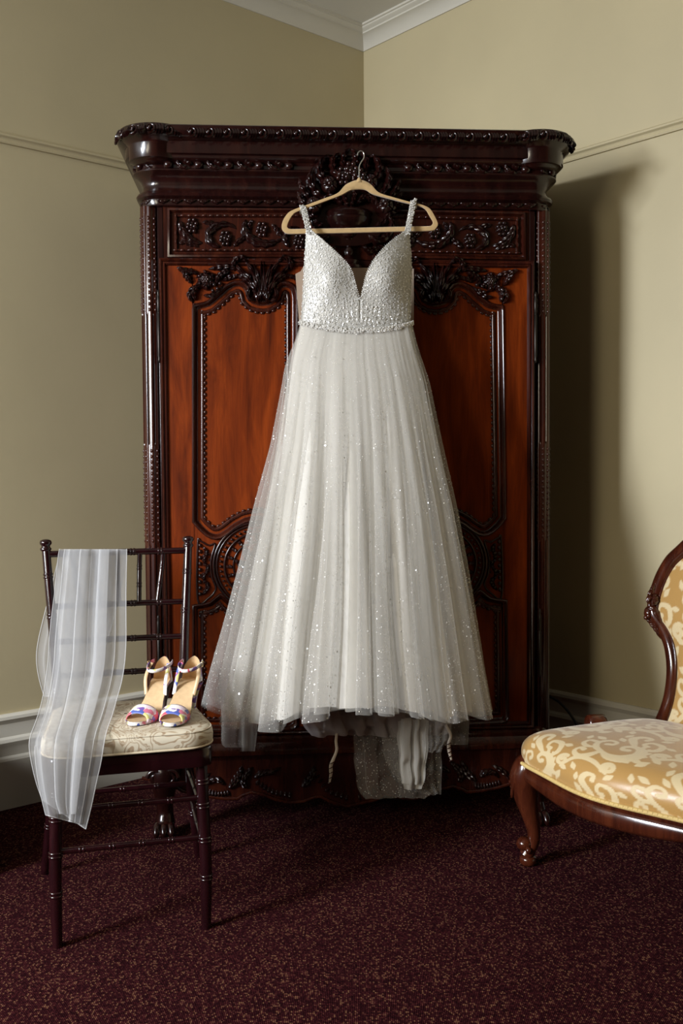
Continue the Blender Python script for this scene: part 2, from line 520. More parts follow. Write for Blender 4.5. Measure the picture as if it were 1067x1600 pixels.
# the rolled rim of the top: pairs of curling leaves
def rim_leaf():
    m = MB()
    a = np.linspace(-.6 * pi, 1.5 * pi, 20); rr = np.linspace(.0135, .003, 20)
    m.tube(np.stack([rr * np.cos(a) - .004, np.full(20, -.002), rr * np.sin(a)], 1), [.0032, .0036, .003, .0035], 6)
    m.ball((-.004, -.003, .001), .0042, 8, 6)
    for k in range(3):
        m.leaf([(.010 + k * .006, -.014), (.013 + k * .006, -.004), (.012 + k * .006, .006), (.006 + k * .006, .014)], .0042, .0055, 1, n=12, m=3, serr=0)
    return m
me_rim = rim_leaf().mesh('carved_leaf', W, 60)
def place(me, parent, x, y, z, tilt=0.0, yaw=0.0, name='carved_leaf', sc=1.0):
    o = link(name, me, parent)
    o.matrix_local = Matrix.Translation((x, y, z)) @ Matrix.Rotation(yaw, 4, 'Z') @ Matrix.Rotation(tilt, 4, 'X') @ Matrix.Scale(sc, 4)
    return o
for k in range(19):
    x = -.48 + .96 * k / 18
    place(me_rim, cornice, x, -.0895, 2.184, -0.25, sc=1.30)
for sx in (-1, 1):
    for k in range(7):
        a = -pi / 2 + (k - 3) * .46
        if sx * cos(a) < -.80: continue
        place(me_rim, cornice, sx * .602 + .1155 * cos(a), .012 + .1155 * sin(a), 2.189, -0.30, a + pi / 2, sc=1.35)
# egg band
me_egg = MB().ball((0, 0, 0), .0150, 10, 8, (1.0, .8, .85)).mesh('carved_egg', W, 80)
me_dart = MB().leaf([(-.014, .008), (-.004, -.004), (.012, -.008)], .006, .006, 3, n=12, m=3).leaf([(.0, .009), (.008, .004), (.018, .001)], .005, .006, 2, n=10, m=3).mesh('carved_leaf', W, 60)
for k in range(25):
    x = -.56 + 1.12 * k / 24
    if abs(x - .005) < .15: continue
    if k % 2 == 0: place(me_egg, cornice, x, -.039, 2.101, 0, 0, 'carved_egg')
    else: place(me_dart, cornice, x, -.038, 2.101, -.1, sc=1.65)
for sx in (-1, 1):
    for k, a in enumerate((-.3, -.75, -1.2)):
        aa = a if sx > 0 else -pi - a
        place(me_egg if k == 1 else me_dart, cornice, sx * .590 + .084 * cos(aa), .05 + .084 * sin(aa), 2.102, 0, aa + pi / 2, 'carved_egg' if k == 1 else 'carved_leaf')
# leaf band under the torus
me_band = MB().leaf([(-.016, .002), (0, -.001), (.017, .004)], .0075, .006, 3, n=14, m=3).mesh('carved_leaf', W, 60)
for k in range(29):
    x = -.58 + 1.16 * k / 28
    if abs(x - .005) < .13: continue
    place(me_band, cornice, x, -.0165, 1.9955, 0, sc=1.2)
for sx in (-1, 1):
    for a in (-.25, -.85):
        aa = a if sx > 0 else -pi - a
        place(me_band, cornice, sx * .590 + .063 * cos(aa), .05 + .063 * sin(aa), 1.9955, 0, aa + pi / 2)

# ---- corner columns
for sx in (-1, 1):
    cx, cy, r = sx * .628, .030, .028
    n = 72
    def ring(z, reed):
        a = np.arange(n) * 2 * pi / n
        rr = r - .0045 * (np.abs(np.sin(a * 4.5 + pi / 4 + pi / 2)) < .38) * reed + .0012 * np.cos(a * 9)
        return np.stack([cx + rr * np.cos(a), cy + rr * np.sin(a), np.full(n, z)], 1)
    rows = []
    for (z, q) in [(.25, 0), (.30, 0), (.31, 1), (.915, 1), (.925, .25), (1.235, .25), (1.245, 1), (1.645, 1), (1.655, .25), (1.955, .25), (1.963, 0), (1.985, 0)]:
        rows.append(ring(z, q))
    col = MB().grid(np.array(rows), close_v=True).build('column', WM, armoire, smooth=50)
    for da in (-80, -40, 0, 40, 80):
        a = -pi / 2 + radians(da)
        for (z0, z1) in ((.935, 1.228), (1.663, 1.948)):
            m = MB()
            for z in np.arange(z0, z1, .0178):
                m.ball((cx + (r - .001) * cos(a), cy + (r - .001) * sin(a), z), .0048, 7, 5, (.9, .9, 1.45))
            m.build('bead_row', WM, col, smooth=80)
    # square strip between column and door
    MB().box(min(sx * .601, sx * .583), max(sx * .601, sx * .583), .002, .05, .30, 1.982).build('corner_strip', W, armoire, bevel=.002)

# ---- frieze
frieze = MB().box(-.586, .586, .004, .05, 1.822, 1.984).build('frieze_board', WM, armoire, bevel=.002)
def leafs(parent, specs, off=0.0, y0=None, mirror=True, both=True, mat=None, name='carved_leaf'):
    """each spec: (pixel polyline, half width, relief, lobes[, lift]); built on the left and mirrored"""
    for sp in specs:
        pts, w, h, lb = sp[:4]
        m = MB().leaf(AP(pts, off), w * 1.35, h, lb, y0=off if y0 is None else y0, lift=sp[4] if len(sp) > 4 else 0.0)
        if both or not mirror: m.build(name, mat or W, parent, smooth=55, fix=False)
        if mirror: m.mirror_x().build(name, mat or W, parent, smooth=55, fix=False)
def grapes(parent, u, v, off, size=.0072, rows=(2, 3, 3, 2), mirror=True, depth=.006):
    cx, cz = AP([(u, v)], off)[0]
    m = MB()
    for j, k in enumerate(rows):
        for i in range(k):
            m.ball((cx + (i - (k - 1) / 2) * size * 1.75 + (.001 if j % 2 else 0), off - depth, cz + (1.5 - j) * size * 1.6), size, 9, 7)
    for q in range(3):
        m.ball((cx + (q - 1) * size * 1.3, off - depth - size * .8, cz + (.4 - q * .5) * size), size, 9, 7)
    m.build('grape_cluster', W, parent, smooth=80)
    if mirror: m.mirror_x().build('grape_cluster', W, parent, smooth=80)

for sx in (-1, 1):
    rect = AP([(264, 400), (505, 400), (505, 328), (264, 328)], 0.0)
    m = MB().mould(rect, [(-.006, 0), (-.004, .010), (.002, .012), (.006, .004), (.011, -.004)], 0.004)
    inn = AP([(275, 391), (498, 391), (498, 337), (275, 337)], 0.0)
    m.mould(inn, [(-.004, .002), (-.002, .008), (.003, .008), (.005, .001)], 0.004)
    # beaded rope on the frame
    for (a, b) in ((0, 1), (1, 2), (2, 3), (3, 0)):
        P = resample([inn[a], inn[b]], 40)
        L = path_len(P)
        for q in resample(P, max(2, int(L / .021)))[:-1]:
            horiz = a in (0, 2)
            m.ball((q[0], -.004, q[1]), .0042, 7, 5, (2.0 if horiz else .9, .9, .9 if horiz else 2.0))
    (m if sx < 0 else m.mirror_x()).build('frieze_frame', WM, frieze, smooth=45)
FR = [([(281, 345), (284, 358), (292, 370), (304, 378), (318, 380)], .014, .014, 5),
      ([(279, 382), (288, 378), (300, 381), (312, 387)], .010, .009, 4),
      ([(316, 347), (328, 349), (336, 356), (333, 366)], .009, .010, 4),
      ([(345, 387), (331, 381), (326, 368), (333, 357), (346, 351), (360, 352), (371, 359)], .013, .014, 6),
      ([(365, 386), (372, 378), (380, 372), (388, 362)], .009, .010, 4),
      ([(384, 343), (382, 356), (388, 369), (400, 378), (416, 381), (433, 377), (442, 370)], .015, .015, 7),
      ([(395, 344), (390, 352), (394, 360)], .007, .009, 3),
      ([(424, 350), (430, 356), (437, 366), (446, 371)], .008, .009, 4),
      ([(452, 387), (446, 376), (449, 364), (459, 357), (470, 358)], .012, .013, 5),
      ([(484, 388), (488, 376), (484, 364), (474, 352)], .011, .012, 5)]
leafs(frieze, FR, 0.004)
for (u, v) in ((300, 353), (352, 373), (409, 359), (467, 378)): grapes(frieze, u, v, 0.004)

# ---- doors
up_out = [(303, 815), (314, 828), (325, 837), (334, 841), (343, 840), (355, 833), (367, 823), (384, 814), (402, 811), (420, 813), (438, 820), (452, 831), (463, 843),
          (463, 700), (463, 560), (463, 462), (460, 450), (452, 443), (443, 441), (435, 446), (431, 455), (428, 464), (420, 470), (409, 472), (398, 470), (391, 464), (389, 455),
          (385, 446), (377, 441), (366, 441), (354, 447), (341, 459), (326, 472), (315, 476), (303, 477), (303, 560), (303, 700)]
lo_out = [(303, 1133), (308, 1139), (340, 1139), (400, 1139), (455, 1139), (463, 1133), (463, 1040), (463, 935), (455, 942), (440, 950), (420, 956), (402, 958), (384, 956), (366, 948), (354, 938), (346, 929),
          (339, 934), (330, 942), (318, 946), (303, 947), (303, 1040)]
PANEL_PROF = [(-.007, -.002), (-.006, .006), (-.002, .009), (.003, .006), (.006, -.004), (.013, -.011), (.019, -.010), (.022, -.004), (.027, -.0025), (.031, -.005), (.033, -.010)]
def tidy(P, n):                       # even spacing, rounded corners kept
    return resample(P, n, True)
DY = -.010                            # door face
def make_door(sx):
    fin = (lambda m: m) if sx < 0 else (lambda m: m.mirror_x())
    def xz(u, v): return AF.px(u, v, DY)
    xl, xr = xz(254, 700)[0], xz(505, 700)[0]
    x3, x4 = xz(303, 700)[0], xz(463, 700)[0]
    zt, zb = 1.818, .312
    U, L = AP(up_out, DY), AP(lo_out, DY)
    iu = 12                                            # last index of the upper opening's lower edge
    m = MB()
    m.box(xl, x3, DY, .03, zb, zt).box(x4, xr, DY, .03, zb, zt)
    top = [p for p in U[15:35]]                        # right shoulder ... left shoulder
    m.prism([(x4, zt)] + [tuple(p) for p in top] + [(x3, zt)], DY, .03)
    midt = [tuple(p) for p in U[0:13]]
    midb = [tuple(p) for p in L[7:20]]
    m.prism(midt + midb, DY, .03)
    m.prism([tuple(p) for p in L[0:6]] + [(x4, zb), (x3, zb)], DY, .03)
    door = fin(m).build('door', WP, armoire, smooth=30)
    # outer bead of the door
    edge = [(xl, zb), (xr, zb), (xr, zt), (xl, zt)]
    fin(MB().mould(edge, [(-.002, -.01), (-.002, .006), (.002, .010), (.006, .008), (.008, .003), (.011, .009), (.015, .009), (.019, .003), (.021, 0)], DY)).build('door_edge_moulding', WM, door, smooth=45)
    for path, nm, kk in ((U, 'upper', 150), (L, 'lower', 110)):
        P = tidy(path, kk)
        fin(MB().mould(P, PANEL_PROF, DY)).build('panel_moulding', WM, door, smooth=60)
        N, _ = miter(P, True)
        B = P + N * .034
        mm = MB()
        q = resample(B, max(3, int(path_len(B, True) / .0185)), True)
        Nq, Tq = miter(q, True)
        for c, t in zip(q, Tq):
            w = MB().ball((0, 0, 0), .0042, 7, 5, (1.9, 1.1, 1.0))
            a = math.atan2(t[1], t[0])
            mm.add(w.moved(Matrix.Translation((c[0], DY + .008, c[1])) @ Matrix.Rotation(-a, 4, 'Y')).v[0], w.f)
        fin(mm).build('bead_moulding', WM, door, smooth=80)
        # field
        x0, x1 = P[:, 0].min() - .004, P[:, 0].max() + .004
        z0, z1 = P[:, 1].min() - .004, P[:, 1].max() + .004
        fin(MB().box(x0, x1, DY + .0095, .034, z0, z1)).build('panel', WP, door)
    # medallion
    c = AP([(402, 884)], DY)[0]
    k = K
    m = MB()
    for (r, t, hh) in ((67, .0042, .004), (62.5, .003, .004), (50.5, .0036, .005), (37, .0025, .004)):
        a = np.arange(56) * 2 * pi / 56
        m.tube(np.stack([c[0] + r * k * np.cos(a), np.full(56, DY - hh), c[1] + r * k * np.sin(a)], 1), t, 8, closed=True)
    m.lathe([(0, -.006), (.10, -.004), (.128, 0)], (c[0], DY, c[1]), 48, axis='y')
    for i in range(46):
        a = i * 2 * pi / 46
        m.ball((c[0] + 56.5 * k * cos(a), DY - .005, c[1] + 56.5 * k * sin(a)), .0046, 7, 5)
    med = fin(m).build('medallion', W, door, smooth=60)
    for i in range(20):
        a = i * 2 * pi / 20
        d = np.array([cos(a), sin(a)]); e = np.array([-d[1], d[0]])
        mm = MB().leaf([c + d * k * 38, c + d * k * 43 + e * .001, c + d * k * 49], .0085, .009, 2, y0=DY - .002, n=10, m=3)
        fin(mm).build('carved_petal', W, door, smooth=60, fix=False)
    for i in range(9):
        a = i * 2 * pi / 9
        d = np.array([cos(a), sin(a)]); e = np.array([-d[1], d[0]])
        mm = MB().leaf([c + d * .006, c + d * k * 14 + e * .008, c + d * k * 26 + e * .012, c + d * k * 36 + e * .004], .016, .014, 5, y0=DY - .004, n=20, m=5)
        fin(mm).build('carved_leaf', W, door, smooth=60, fix=False)
    fin(MB().ball((c[0], DY - .012, c[1]), .012, 12, 8)).build('rosette_boss', W, door, smooth=80)
    # spandrel beside the medallion
    m = MB()
    bord = AP([(309, 938), (309, 849), (314, 846), (326, 852), (336, 850), (331, 868), (329, 884), (331, 902), (337, 920), (326, 934)], DY)
    m.tube(np.array([(p[0], DY - .002, p[1]) for p in catmull(bord, 60, True)]), .0032, 7, closed=True)
    for v in np.arange(852, 934, 9.5):
        p = AP([(312.5, v)], DY)[0]; m.ball((p[0], DY - .004, p[1]), .0058, 7, 5, (1, .9, 1.2))
    for v in np.arange(866, 906, 8.5):
        p = AP([(327, v)], DY)[0]; m.ball((p[0], DY - .003, p[1]), .003, 6, 4, (.8, .9, 1.9))
    fin(m).build('spandrel_border', W, door, smooth=60)
    for sp in ([(318, 854), (322, 862), (319, 872)], [(325, 862), (319, 872), (321, 884)], [(317, 880), (324, 886), (321, 898)], [(325, 892), (318, 900), (321, 910)], [(317, 906), (324, 914), (320, 924)], [(328, 914), (322, 922), (316, 930)]):
        fin(MB().leaf(AP(sp, DY), .010, .011, 4, y0=DY, n=18, m=4)).build('carved_leaf', W, door, smooth=60, fix=False)
    # acanthus plume over the upper panel
    pl = []
    for s_ in (-1, 1):
        X = lambda u: 410 + s_ * u
        pl += [([(X(1.5), 473), (X(2.5), 452), (X(2.5), 428), (X(2), 406)], .0065, .016, 1),
               ([(X(4), 472), (X(7), 450), (X(13), 430), (X(24), 412), (X(30), 406)], .010, .019, 3),
               ([(X(6), 474), (X(11), 455), (X(20), 438), (X(32), 426), (X(40), 416), (X(39), 408)], .012, .019, 4),
               ([(X(3), 470), (X(5), 448), (X(9), 428), (X(15), 410)], .008, .017, 2),
               ([(X(9), 462), (X(17), 452), (X(22), 458), (X(20), 467), (X(13), 470), (X(9), 465)], .0075, .017, 3),
               ([(X(16), 446), (X(28), 436), (X(38), 431), (X(47), 434)], .009, .015, 4),
               ([(X(24), 410), (X(32), 404), (X(40), 406), (X(45), 414), (X(44), 424)], .010, .016, 5),
               ([(X(40), 432), (X(52), 434), (X(62), 440)], .008, .010, 3)]
    pl += [([(276, 418), (288, 423), (300, 425), (312, 428)], .010, .012, 4), ([(284, 420), (292, 432), (300, 444)], .010, .013, 4),
           ([(305, 470), (303, 458), (309, 448), (322, 446)], .011, .014, 5), ([(318, 462), (330, 462), (342, 455), (350, 445)], .008, .012, 4),
           ([(360, 424), (348, 428), (340, 436), (338, 446)], .010, .014, 5), ([(370, 421), (356, 418), (340, 419), (325, 421)], .009, .012, 4),
           ([(300, 448), (296, 462), (301, 473)], .008, .012, 3)]
    for i in range(6):                                    # the flower
        a = i * pi / 3 + .3
        pl.append(([(322 + 3 * cos(a), 438 - 3 * sin(a)), (322 + 9 * cos(a + .2), 438 - 9 * sin(a + .2)), (322 + 15 * cos(a), 438 - 15 * sin(a))], .012, .013, 2))
    for (pts, w, h, lb) in pl:
        fin(MB().leaf(AP(pts, DY), w * 1.35, h * 1.15, lb, y0=DY - .004, n=22, m=5)).build('carved_leaf', W, door, smooth=60, fix=False)
    p = AP([(322, 438)], DY)[0]
    m = MB()
    for i in range(7):
        a = i * 2 * pi / 6; rr = .007 if i < 6 else 0
        m.ball((p[0] + rr * cos(a), DY - .018, p[1] + rr * sin(a)), .0055, 8, 6)
    for (u, v) in ((335, 446), (340, 452), (344, 444), (333, 455)):
        q = AP([(u, v)], DY)[0]; m.ball((q[0], DY - .012, q[1]), .006, 8, 6)
    fin(m).build('carved_berries', W, door, smooth=80)
    # hinges
    for (v0, v1) in ((452, 568), (960, 1070)):
        q0, q1 = AP([(247.5, v0), (247.5, v1)], DY)
        m = MB().lathe([(0, q0[1]), (.003, q0[1] - .004), (.0045, q0[1] - .012), (.003, q0[1] - .018), (.005, q0[1] - .024), (.005, q0[1] - .07), (.0038, q0[1] - .072), (.0038, q0[1] - .075), (.005, q0[1] - .077),
                        (.005, q1[1] + .024), (.003, q1[1] + .018), (.0045, q1[1] + .012), (.003, q1[1] + .004), (0, q1[1])], (q0[0], DY - .004, 0), 10)
        fin(m).build('hinge', MAT['iron'], door, smooth=40)
    return door
for sx in (-1, 1): make_door(sx)

# ---- centre pilaster
x0, x1 = -.072, .072
m = MB().box(x0, x1, -.012, .04, .312, 1.818)
for x in (-.045, 0, .045): m.tube([(x, -.012, .36), (x, -.012, 1.70)], .009, 8)
pil = m.build('pilaster', W, armoire, smooth=40, bevel=.003)
# ---- crest with fruit basket
CO = -.050
def cr(pts): return AP(pts, CO)
m = MB()
bowl = [(0, -.056), (.020, -.054), (.028, -.046), (.030, -.040), (.045, -.034), (.062, -.022), (.072, -.006), (.076, .004), (.070, .008), (.072, .014), (.078, .020), (.074, .028), (.060, .032), (0, .034)]
cc = cr([(546, 342)])[0]
m.lathe([(r, z) for r, z in bowl], (cc[0], -.012, cc[1]), 32, pi, 2 * pi)
m.lathe([(.012, -.150), (.042, -.148), (.042, -.140), (.030, -.134), (.034, -.124), (.022, -.118), (.012, -.105), (.016, -.092), (.009, -.080), (.012, -.066), (.022, -.055)], (cc[0], -.014, cc[1]), 24, pi, 2 * pi)
crest = m.build('crest_basket', W, armoire, smooth=50)
MB().prism([tuple(p) for p in catmull(cr([(545, 252), (580, 258), (602, 290), (606, 330), (588, 372), (545, 382), (504, 372), (486, 330), (490, 285), (512, 258)]), 40, True)], -.030, .01).build('crest_ground', W, crest, smooth=40)
spec = []
for s_ in (-1, 1):
    X = lambda u: 546 + s_ * u
    spec += [([(X(4), 268), (X(10), 256), (X(8), 243), (X(1), 234)], .013, .020, 4),
             ([(X(14), 280), (X(24), 268), (X(26), 252), (X(17), 241)], .014, .022, 5),
             ([(X(22), 290), (X(40), 282), (X(47), 264), (X(38), 247), (X(28), 250)], .016, .022, 6),
             ([(X(36), 312), (X(54), 300), (X(62), 280), (X(56), 262)], .015, .020, 5),
             ([(X(46), 318), (X(62), 312), (X(72), 298), (X(80), 280)], .013, .018, 5),
             ([(X(50), 330), (X(66), 326), (X(76), 312), (X(82), 300)], .011, .018, 4),
             ([(X(30), 366), (X(44), 376), (X(60), 368), (X(66), 350), (X(58), 338)], .014, .020, 6),
             ([(X(20), 384), (X(34), 392), (X(48), 388), (X(56), 402)], .012, .016, 5),
             ([(X(40), 352), (X(52), 348), (X(62), 336), (X(74), 334)], .011, .018, 4),
             ([(X(10), 318), (X(24), 308), (X(38), 312), (X(46), 324)], .012, .018, 5),
             ([(X(2), 322), (X(8), 308), (X(6), 294)], .010, .018, 4)]
for (pts, w, h, lb) in spec:
    MB().leaf(cr(pts), w * 1.25, h * 1.2, lb, y0=CO + .010, lift=.028, n=24, m=5).build('carved_leaf', W, crest, smooth=60, fix=False)
for (fu, fv) in ((515, 290), (602, 322), (577, 286), (490, 322)):
    f0 = cr([(fu, fv)])[0]
    for i in range(5):
        a = i * 2 * pi / 5
        d = np.array([cos(a), sin(a)])
        MB().leaf([f0 + d * .004, f0 + d * .016, f0 + d * .027], .015, .014, 1, y0=CO - .012, lift=-.004, n=14, m=4, serr=.1).build('carved_petal', W, crest, smooth=60, fix=False)
    MB().ball((f0[0], CO - .026, f0[1]), .009, 10, 8).build('flower_boss', W, crest, smooth=80)
for (u, v) in ((548, 268), (536, 276), (560, 278)):
    grapes(crest, u, v, CO - .012, .0085, (2, 3, 3, 2), False, .010)

# ---- base
BP = [(-.02, .312), (.004, .312), (.014, .306), (.018, .298), (.018, .286), (.024, .280), (.030, .270), (.034, .262), (.034, .250), (.026, .246), (-.02, .246)]
MB().sweep(plan(.05, .640, 0), BP).build('base_moulding', WM, armoire, smooth=32)
bot = [(222, 1218), (262, 1222), (285, 1238), (320, 1246), (352, 1250), (371, 1250), (378, 1245), (392, 1240), (410, 1243), (430, 1251), (452, 1256), (474, 1254), (490, 1248), (500, 1246), (515, 1254), (541, 1262)]
Lb = AP(bot, -.012)
half = [tuple(p) for p in Lb]
full = half + [(-x, z) for (x, z) in reversed(half[:-1])]
apron = MB().prism([(-.60, .25)] + full + [(.60, .25)], -.012, .02).build('apron', WM, armoire, smooth=35)
rim = np.array([(p[0], -.014, p[1] + .005) for p in full])
MB().tube(rim, .006, 8).build('apron_bead', WM, apron, smooth=60)
AS = [([(356, 1232), (366, 1222), (374, 1210), (378, 1196)], .012, .016, 5), ([(384, 1232), (380, 1218), (388, 1206), (396, 1198)], .012, .016, 5),
      ([(350, 1226), (340, 1218), (326, 1220), (316, 1230)], .010, .013, 5), ([(396, 1216), (408, 1208), (424, 1206), (440, 1198)], .010, .013, 5),
      ([(470, 1230), (480, 1220), (488, 1208), (490, 1196)], .011, .015, 5), ([(300, 1232), (308, 1222), (320, 1212), (330, 1208)], .009, .011, 4)]
leafs(apron, AS, -.012)
for (p0, p1, p2) in (((402, 1222), (425, 1236), (452, 1242)), ((492, 1206), (512, 1234), (541, 1246)), ((318, 1236), (340, 1240), (356, 1238))):
    c3 = AP([p0, p1, p2], -.012)
    pp = resample(catmull(c3, 20), 9)
    N, T = normals2(pp)
    for q, nn in zip(pp, N):
        m = MB().leaf([q - nn * .011, q, q + nn * .011], .0045, .008, 1, y0=-.012, n=10, m=3, serr=0)
        m.build('gadroon', W, apron, smooth=60, fix=False); m.mirror_x().build('gadroon', W, apron, smooth=60, fix=False)
# ---- feet
for sx in (-1, 1):
    m = MB()
    x = sx * .600
    m.tube(catmull([(x, .02, .262), (x - sx * .004, -.012, .225), (x, -.030, .185), (x, -.024, .125), (x, -.016, .080), (x, -.022, .045), (x, -.034, .018)], 24), [.044, .050, .052, .038, .027, .026, .032, .024], 14)
    foot = m.build('foot', W, armoire, smooth=70)
    m = MB()
    for dx in (-.022, .022):
        a = np.linspace(0, 3.2 * pi, 30)
        rr = .026 * (1 - a / (3.6 * pi))
        m.tube(np.stack([x + dx + rr * np.cos(a) * (1 if dx > 0 else -1), np.full(30, -.066) + a * .0004, .196 + rr * np.sin(a)], 1), .0065, 7)
    m.build('foot_scroll', W, foot, smooth=70)
    m = MB()
    for dx in (-.022, 0, .022):
        m.tube(catmull([(x + dx * .7, -.030, .040), (x + dx, -.052, .034), (x + dx * 1.1, -.066, .016), (x + dx * 1.1, -.066, .0045)], 12), [.011, .012, .011, .004], 8)
    m.build('foot_toe', W, foot, smooth=70)
    m = MB().tube(catmull([(sx * .60, .50, .26), (sx * .605, .51, .19), (sx * .60, .50, .09), (sx * .60, .51, .012)], 14), [.042, .046, .028, .03], 12)
    m.build('foot', W, armoire, smooth=70)

# ================================================================== HANGER AND GOWN
MAT['velvet'] = plain_mat('beige_flocked_plastic', (0.47, 0.31, 0.135), 0.75, Sheen_Weight=0.4)
MAT['chrome'] = plain_mat('polished_wire', (0.75, 0.75, 0.76), 0.18, 1.0)
MAT['tulle_outer'] = tulle_mat('glitter_tulle', (0.67, 0.65, 0.61), 0.27)
MAT['tulle_inner'] = tulle_mat('ivory_tulle', (0.67, 0.65, 0.60), 0.36)
MAT['tulle_shaded'] = tulle_mat('shaded_petticoat_net', (0.58, 0.53, 0.53), 0.72)  # white net tinted mauve-grey: shade under the hem put into the colour
MAT['nude'] = tulle_mat('nude_mesh', (0.74, 0.60, 0.46), 0.86)
def satin_mat(name, col, rough=0.45):
    m, nt, bs = new_mat(name)
    n = nd(nt, 'ShaderNodeTexNoise', i_Scale=5.0, i_Detail=4.0)
    nt.links.new(coords(nt, (3, 3, .5)), n.inputs['Vector'])
    nt.links.new(ramp(nt, n.outputs[0], [(.3, tuple(c * .95 for c in col)), (.7, col)]), bs.inputs['Base Color'])
    bs.inputs['Roughness'].default_value = rough
    bs.inputs['Sheen Weight'].default_value = 0.2
    return m
MAT['lining'] = satin_mat('ivory_lining', (0.66, 0.63, 0.57), 0.6)
MAT['bodice'] = satin_mat('ivory_sequin_ground', (0.46, 0.44, 0.395), 0.4)
MAT['sequin'] = plain_mat('clear_sequin', (0.63, 0.615, 0.58), 0.18, 0.0, IOR=1.75)
MAT['crystal'] = plain_mat('rhinestone', (0.62, 0.60, 0.56), 0.12, 0.15, IOR=2.2)
MAT['ribbon'] = plain_mat('satin_lace', (0.55, 0.47, 0.38), 0.4)

HY = -.168
hanger = AF.empty('clothes_hanger', 'beige velvet clothes hanger with a wire hook holding the wedding gown', 'hanger')
outer = [(561, 281), (578, 287), (592, 301), (616, 309), (641, 316), (658, 320), (671, 326), (679, 338), (684, 350), (681, 357), (674, 361), (640, 362), (600, 363), (561, 364), (520, 365), (480, 365.5), (452, 366), (443, 362), (440, 355), (442, 345), (449, 334),
         (458, 328), (480, 320), (504, 311), (527, 302), (541, 288)]
inner = [(562, 296), (572, 297.5), (583, 304), (612, 312), (640, 319), (656, 322.5), (665, 328), (671, 338), (676, 347), (674, 352), (669, 353.5), (640, 354), (600, 355), (561, 356), (520, 357), (480, 357.5), (456, 358), (450, 356.5), (449, 353), (452, 345), (457, 337),
         (463, 332), (484, 324), (508, 315), (532, 306), (548, 298)]
O_, I_ = catmull(AP(outer, HY), 130, True), catmull(AP(inner, HY), 130, True)
C_ = (O_ + I_) / 2
G = []
for (f, y) in ((1.0, .0012), (.86, .0045), (.0, .0052), (-.86, .0045), (-1, .0012), (-1, -.0012), (-.86, -.0045), (0, -.0052), (.86, -.0045), (1, -.0012)):
    q = C_ + (O_ - C_) * f
    G.append(np.stack([q[:, 0], np.full(130, HY - y), q[:, 1]], 1))
MB().grid(np.array(G), close_u=True, close_v=True).build('hanger_frame', MAT['velvet'], hanger, smooth=60)
hk = catmull(AP([(561, 284), (561, 268), (561.5, 259), (565, 252), (568.5, 246), (568, 239), (563.5, 236), (559.5, 238.5), (558.5, 243)], HY), 40)
MB().tube([(p[0], HY, p[1]) for p in hk], .0019, 8).build('hook', MAT['chrome'], hanger, smooth=80)
c = AP([(561, 282)], HY)[0]
MB().lathe([(.009, c[1] - .006), (.007, c[1] + .002), (.003, c[1] + .008), (0, c[1] + .009)], (c[0], HY, 0), 14).build('hook_collar', MAT['velvet'], hanger, smooth=60)

gown = AF.empty('wedding_gown', 'ivory sequinned wedding gown with beaded belt and glitter tulle skirt on the hanger', 'dress')
# ---- bodice
neckL = [(487, 360), (508, 378), (529, 397), (548, 419), (556, 445), (563, 468)]
neckR = [(635, 359), (607, 380), (585, 404), (573, 426), (567, 450), (563, 468)]
sideL = [(478, 364), (476, 400), (474, 440), (472, 475), (470, 506)]
sideR = [(639, 359), (642, 394), (643.5, 421), (642, 465), (641, 506)]
def ix(tab, v): return float(np.interp(v, [p[1] for p in tab], [p[0] for p in tab]))
def ysurf(u, v):
    e = sqrt(max(0.0, 1 - ((u - 556.5) / 90.0) ** 2))
    cup = sum(math.exp(-((u - cx) / 27) ** 2 - ((v - 432) / 38) ** 2) for cx in (516, 606))
    return -.165 - .066 * e - .026 * cup - .004 * min(1, max(0, (v - 380) / 100))
def body_pt(u, v, d=0.0):
    y = ysurf(u, v) - d
    x, z = AF.px(u, v, y)
    return (x, y, z)
mb = MB()
nu, nv = 26, 44
BOD = []
for s_, (sd, nk) in enumerate(((sideL, neckL), (sideR, neckR))):
    G = np.zeros((nv, nu, 3))
    for j in range(nv):
        v = 361 + (514 - 361) * j / (nv - 1)
        a = ix(sd, v); b = ix(nk, v) if v < 468 else 563
        for i in range(nu):
            t = i / (nu - 1)
            u = a + (b - a) * t
            belt = 4.5 * (1 - ((u - 556) / 88) ** 2)
            vv = v + belt * max(0, (v - 440) / 74)
            G[j, i] = body_pt(u, vv)
            G[j, i, 1] += .0035 * sin(u * .9 + 3 * sin(v * .05)) * max(0, (v - 455) / 60)
    mb.grid(G, flip=s_ == 1)
    BOD.append(G)
bod = mb.build('bodice', MAT['bodice'], gown, smooth=179)
bod.modifiers.new('solid', 'SOLIDIFY').thickness = .0015

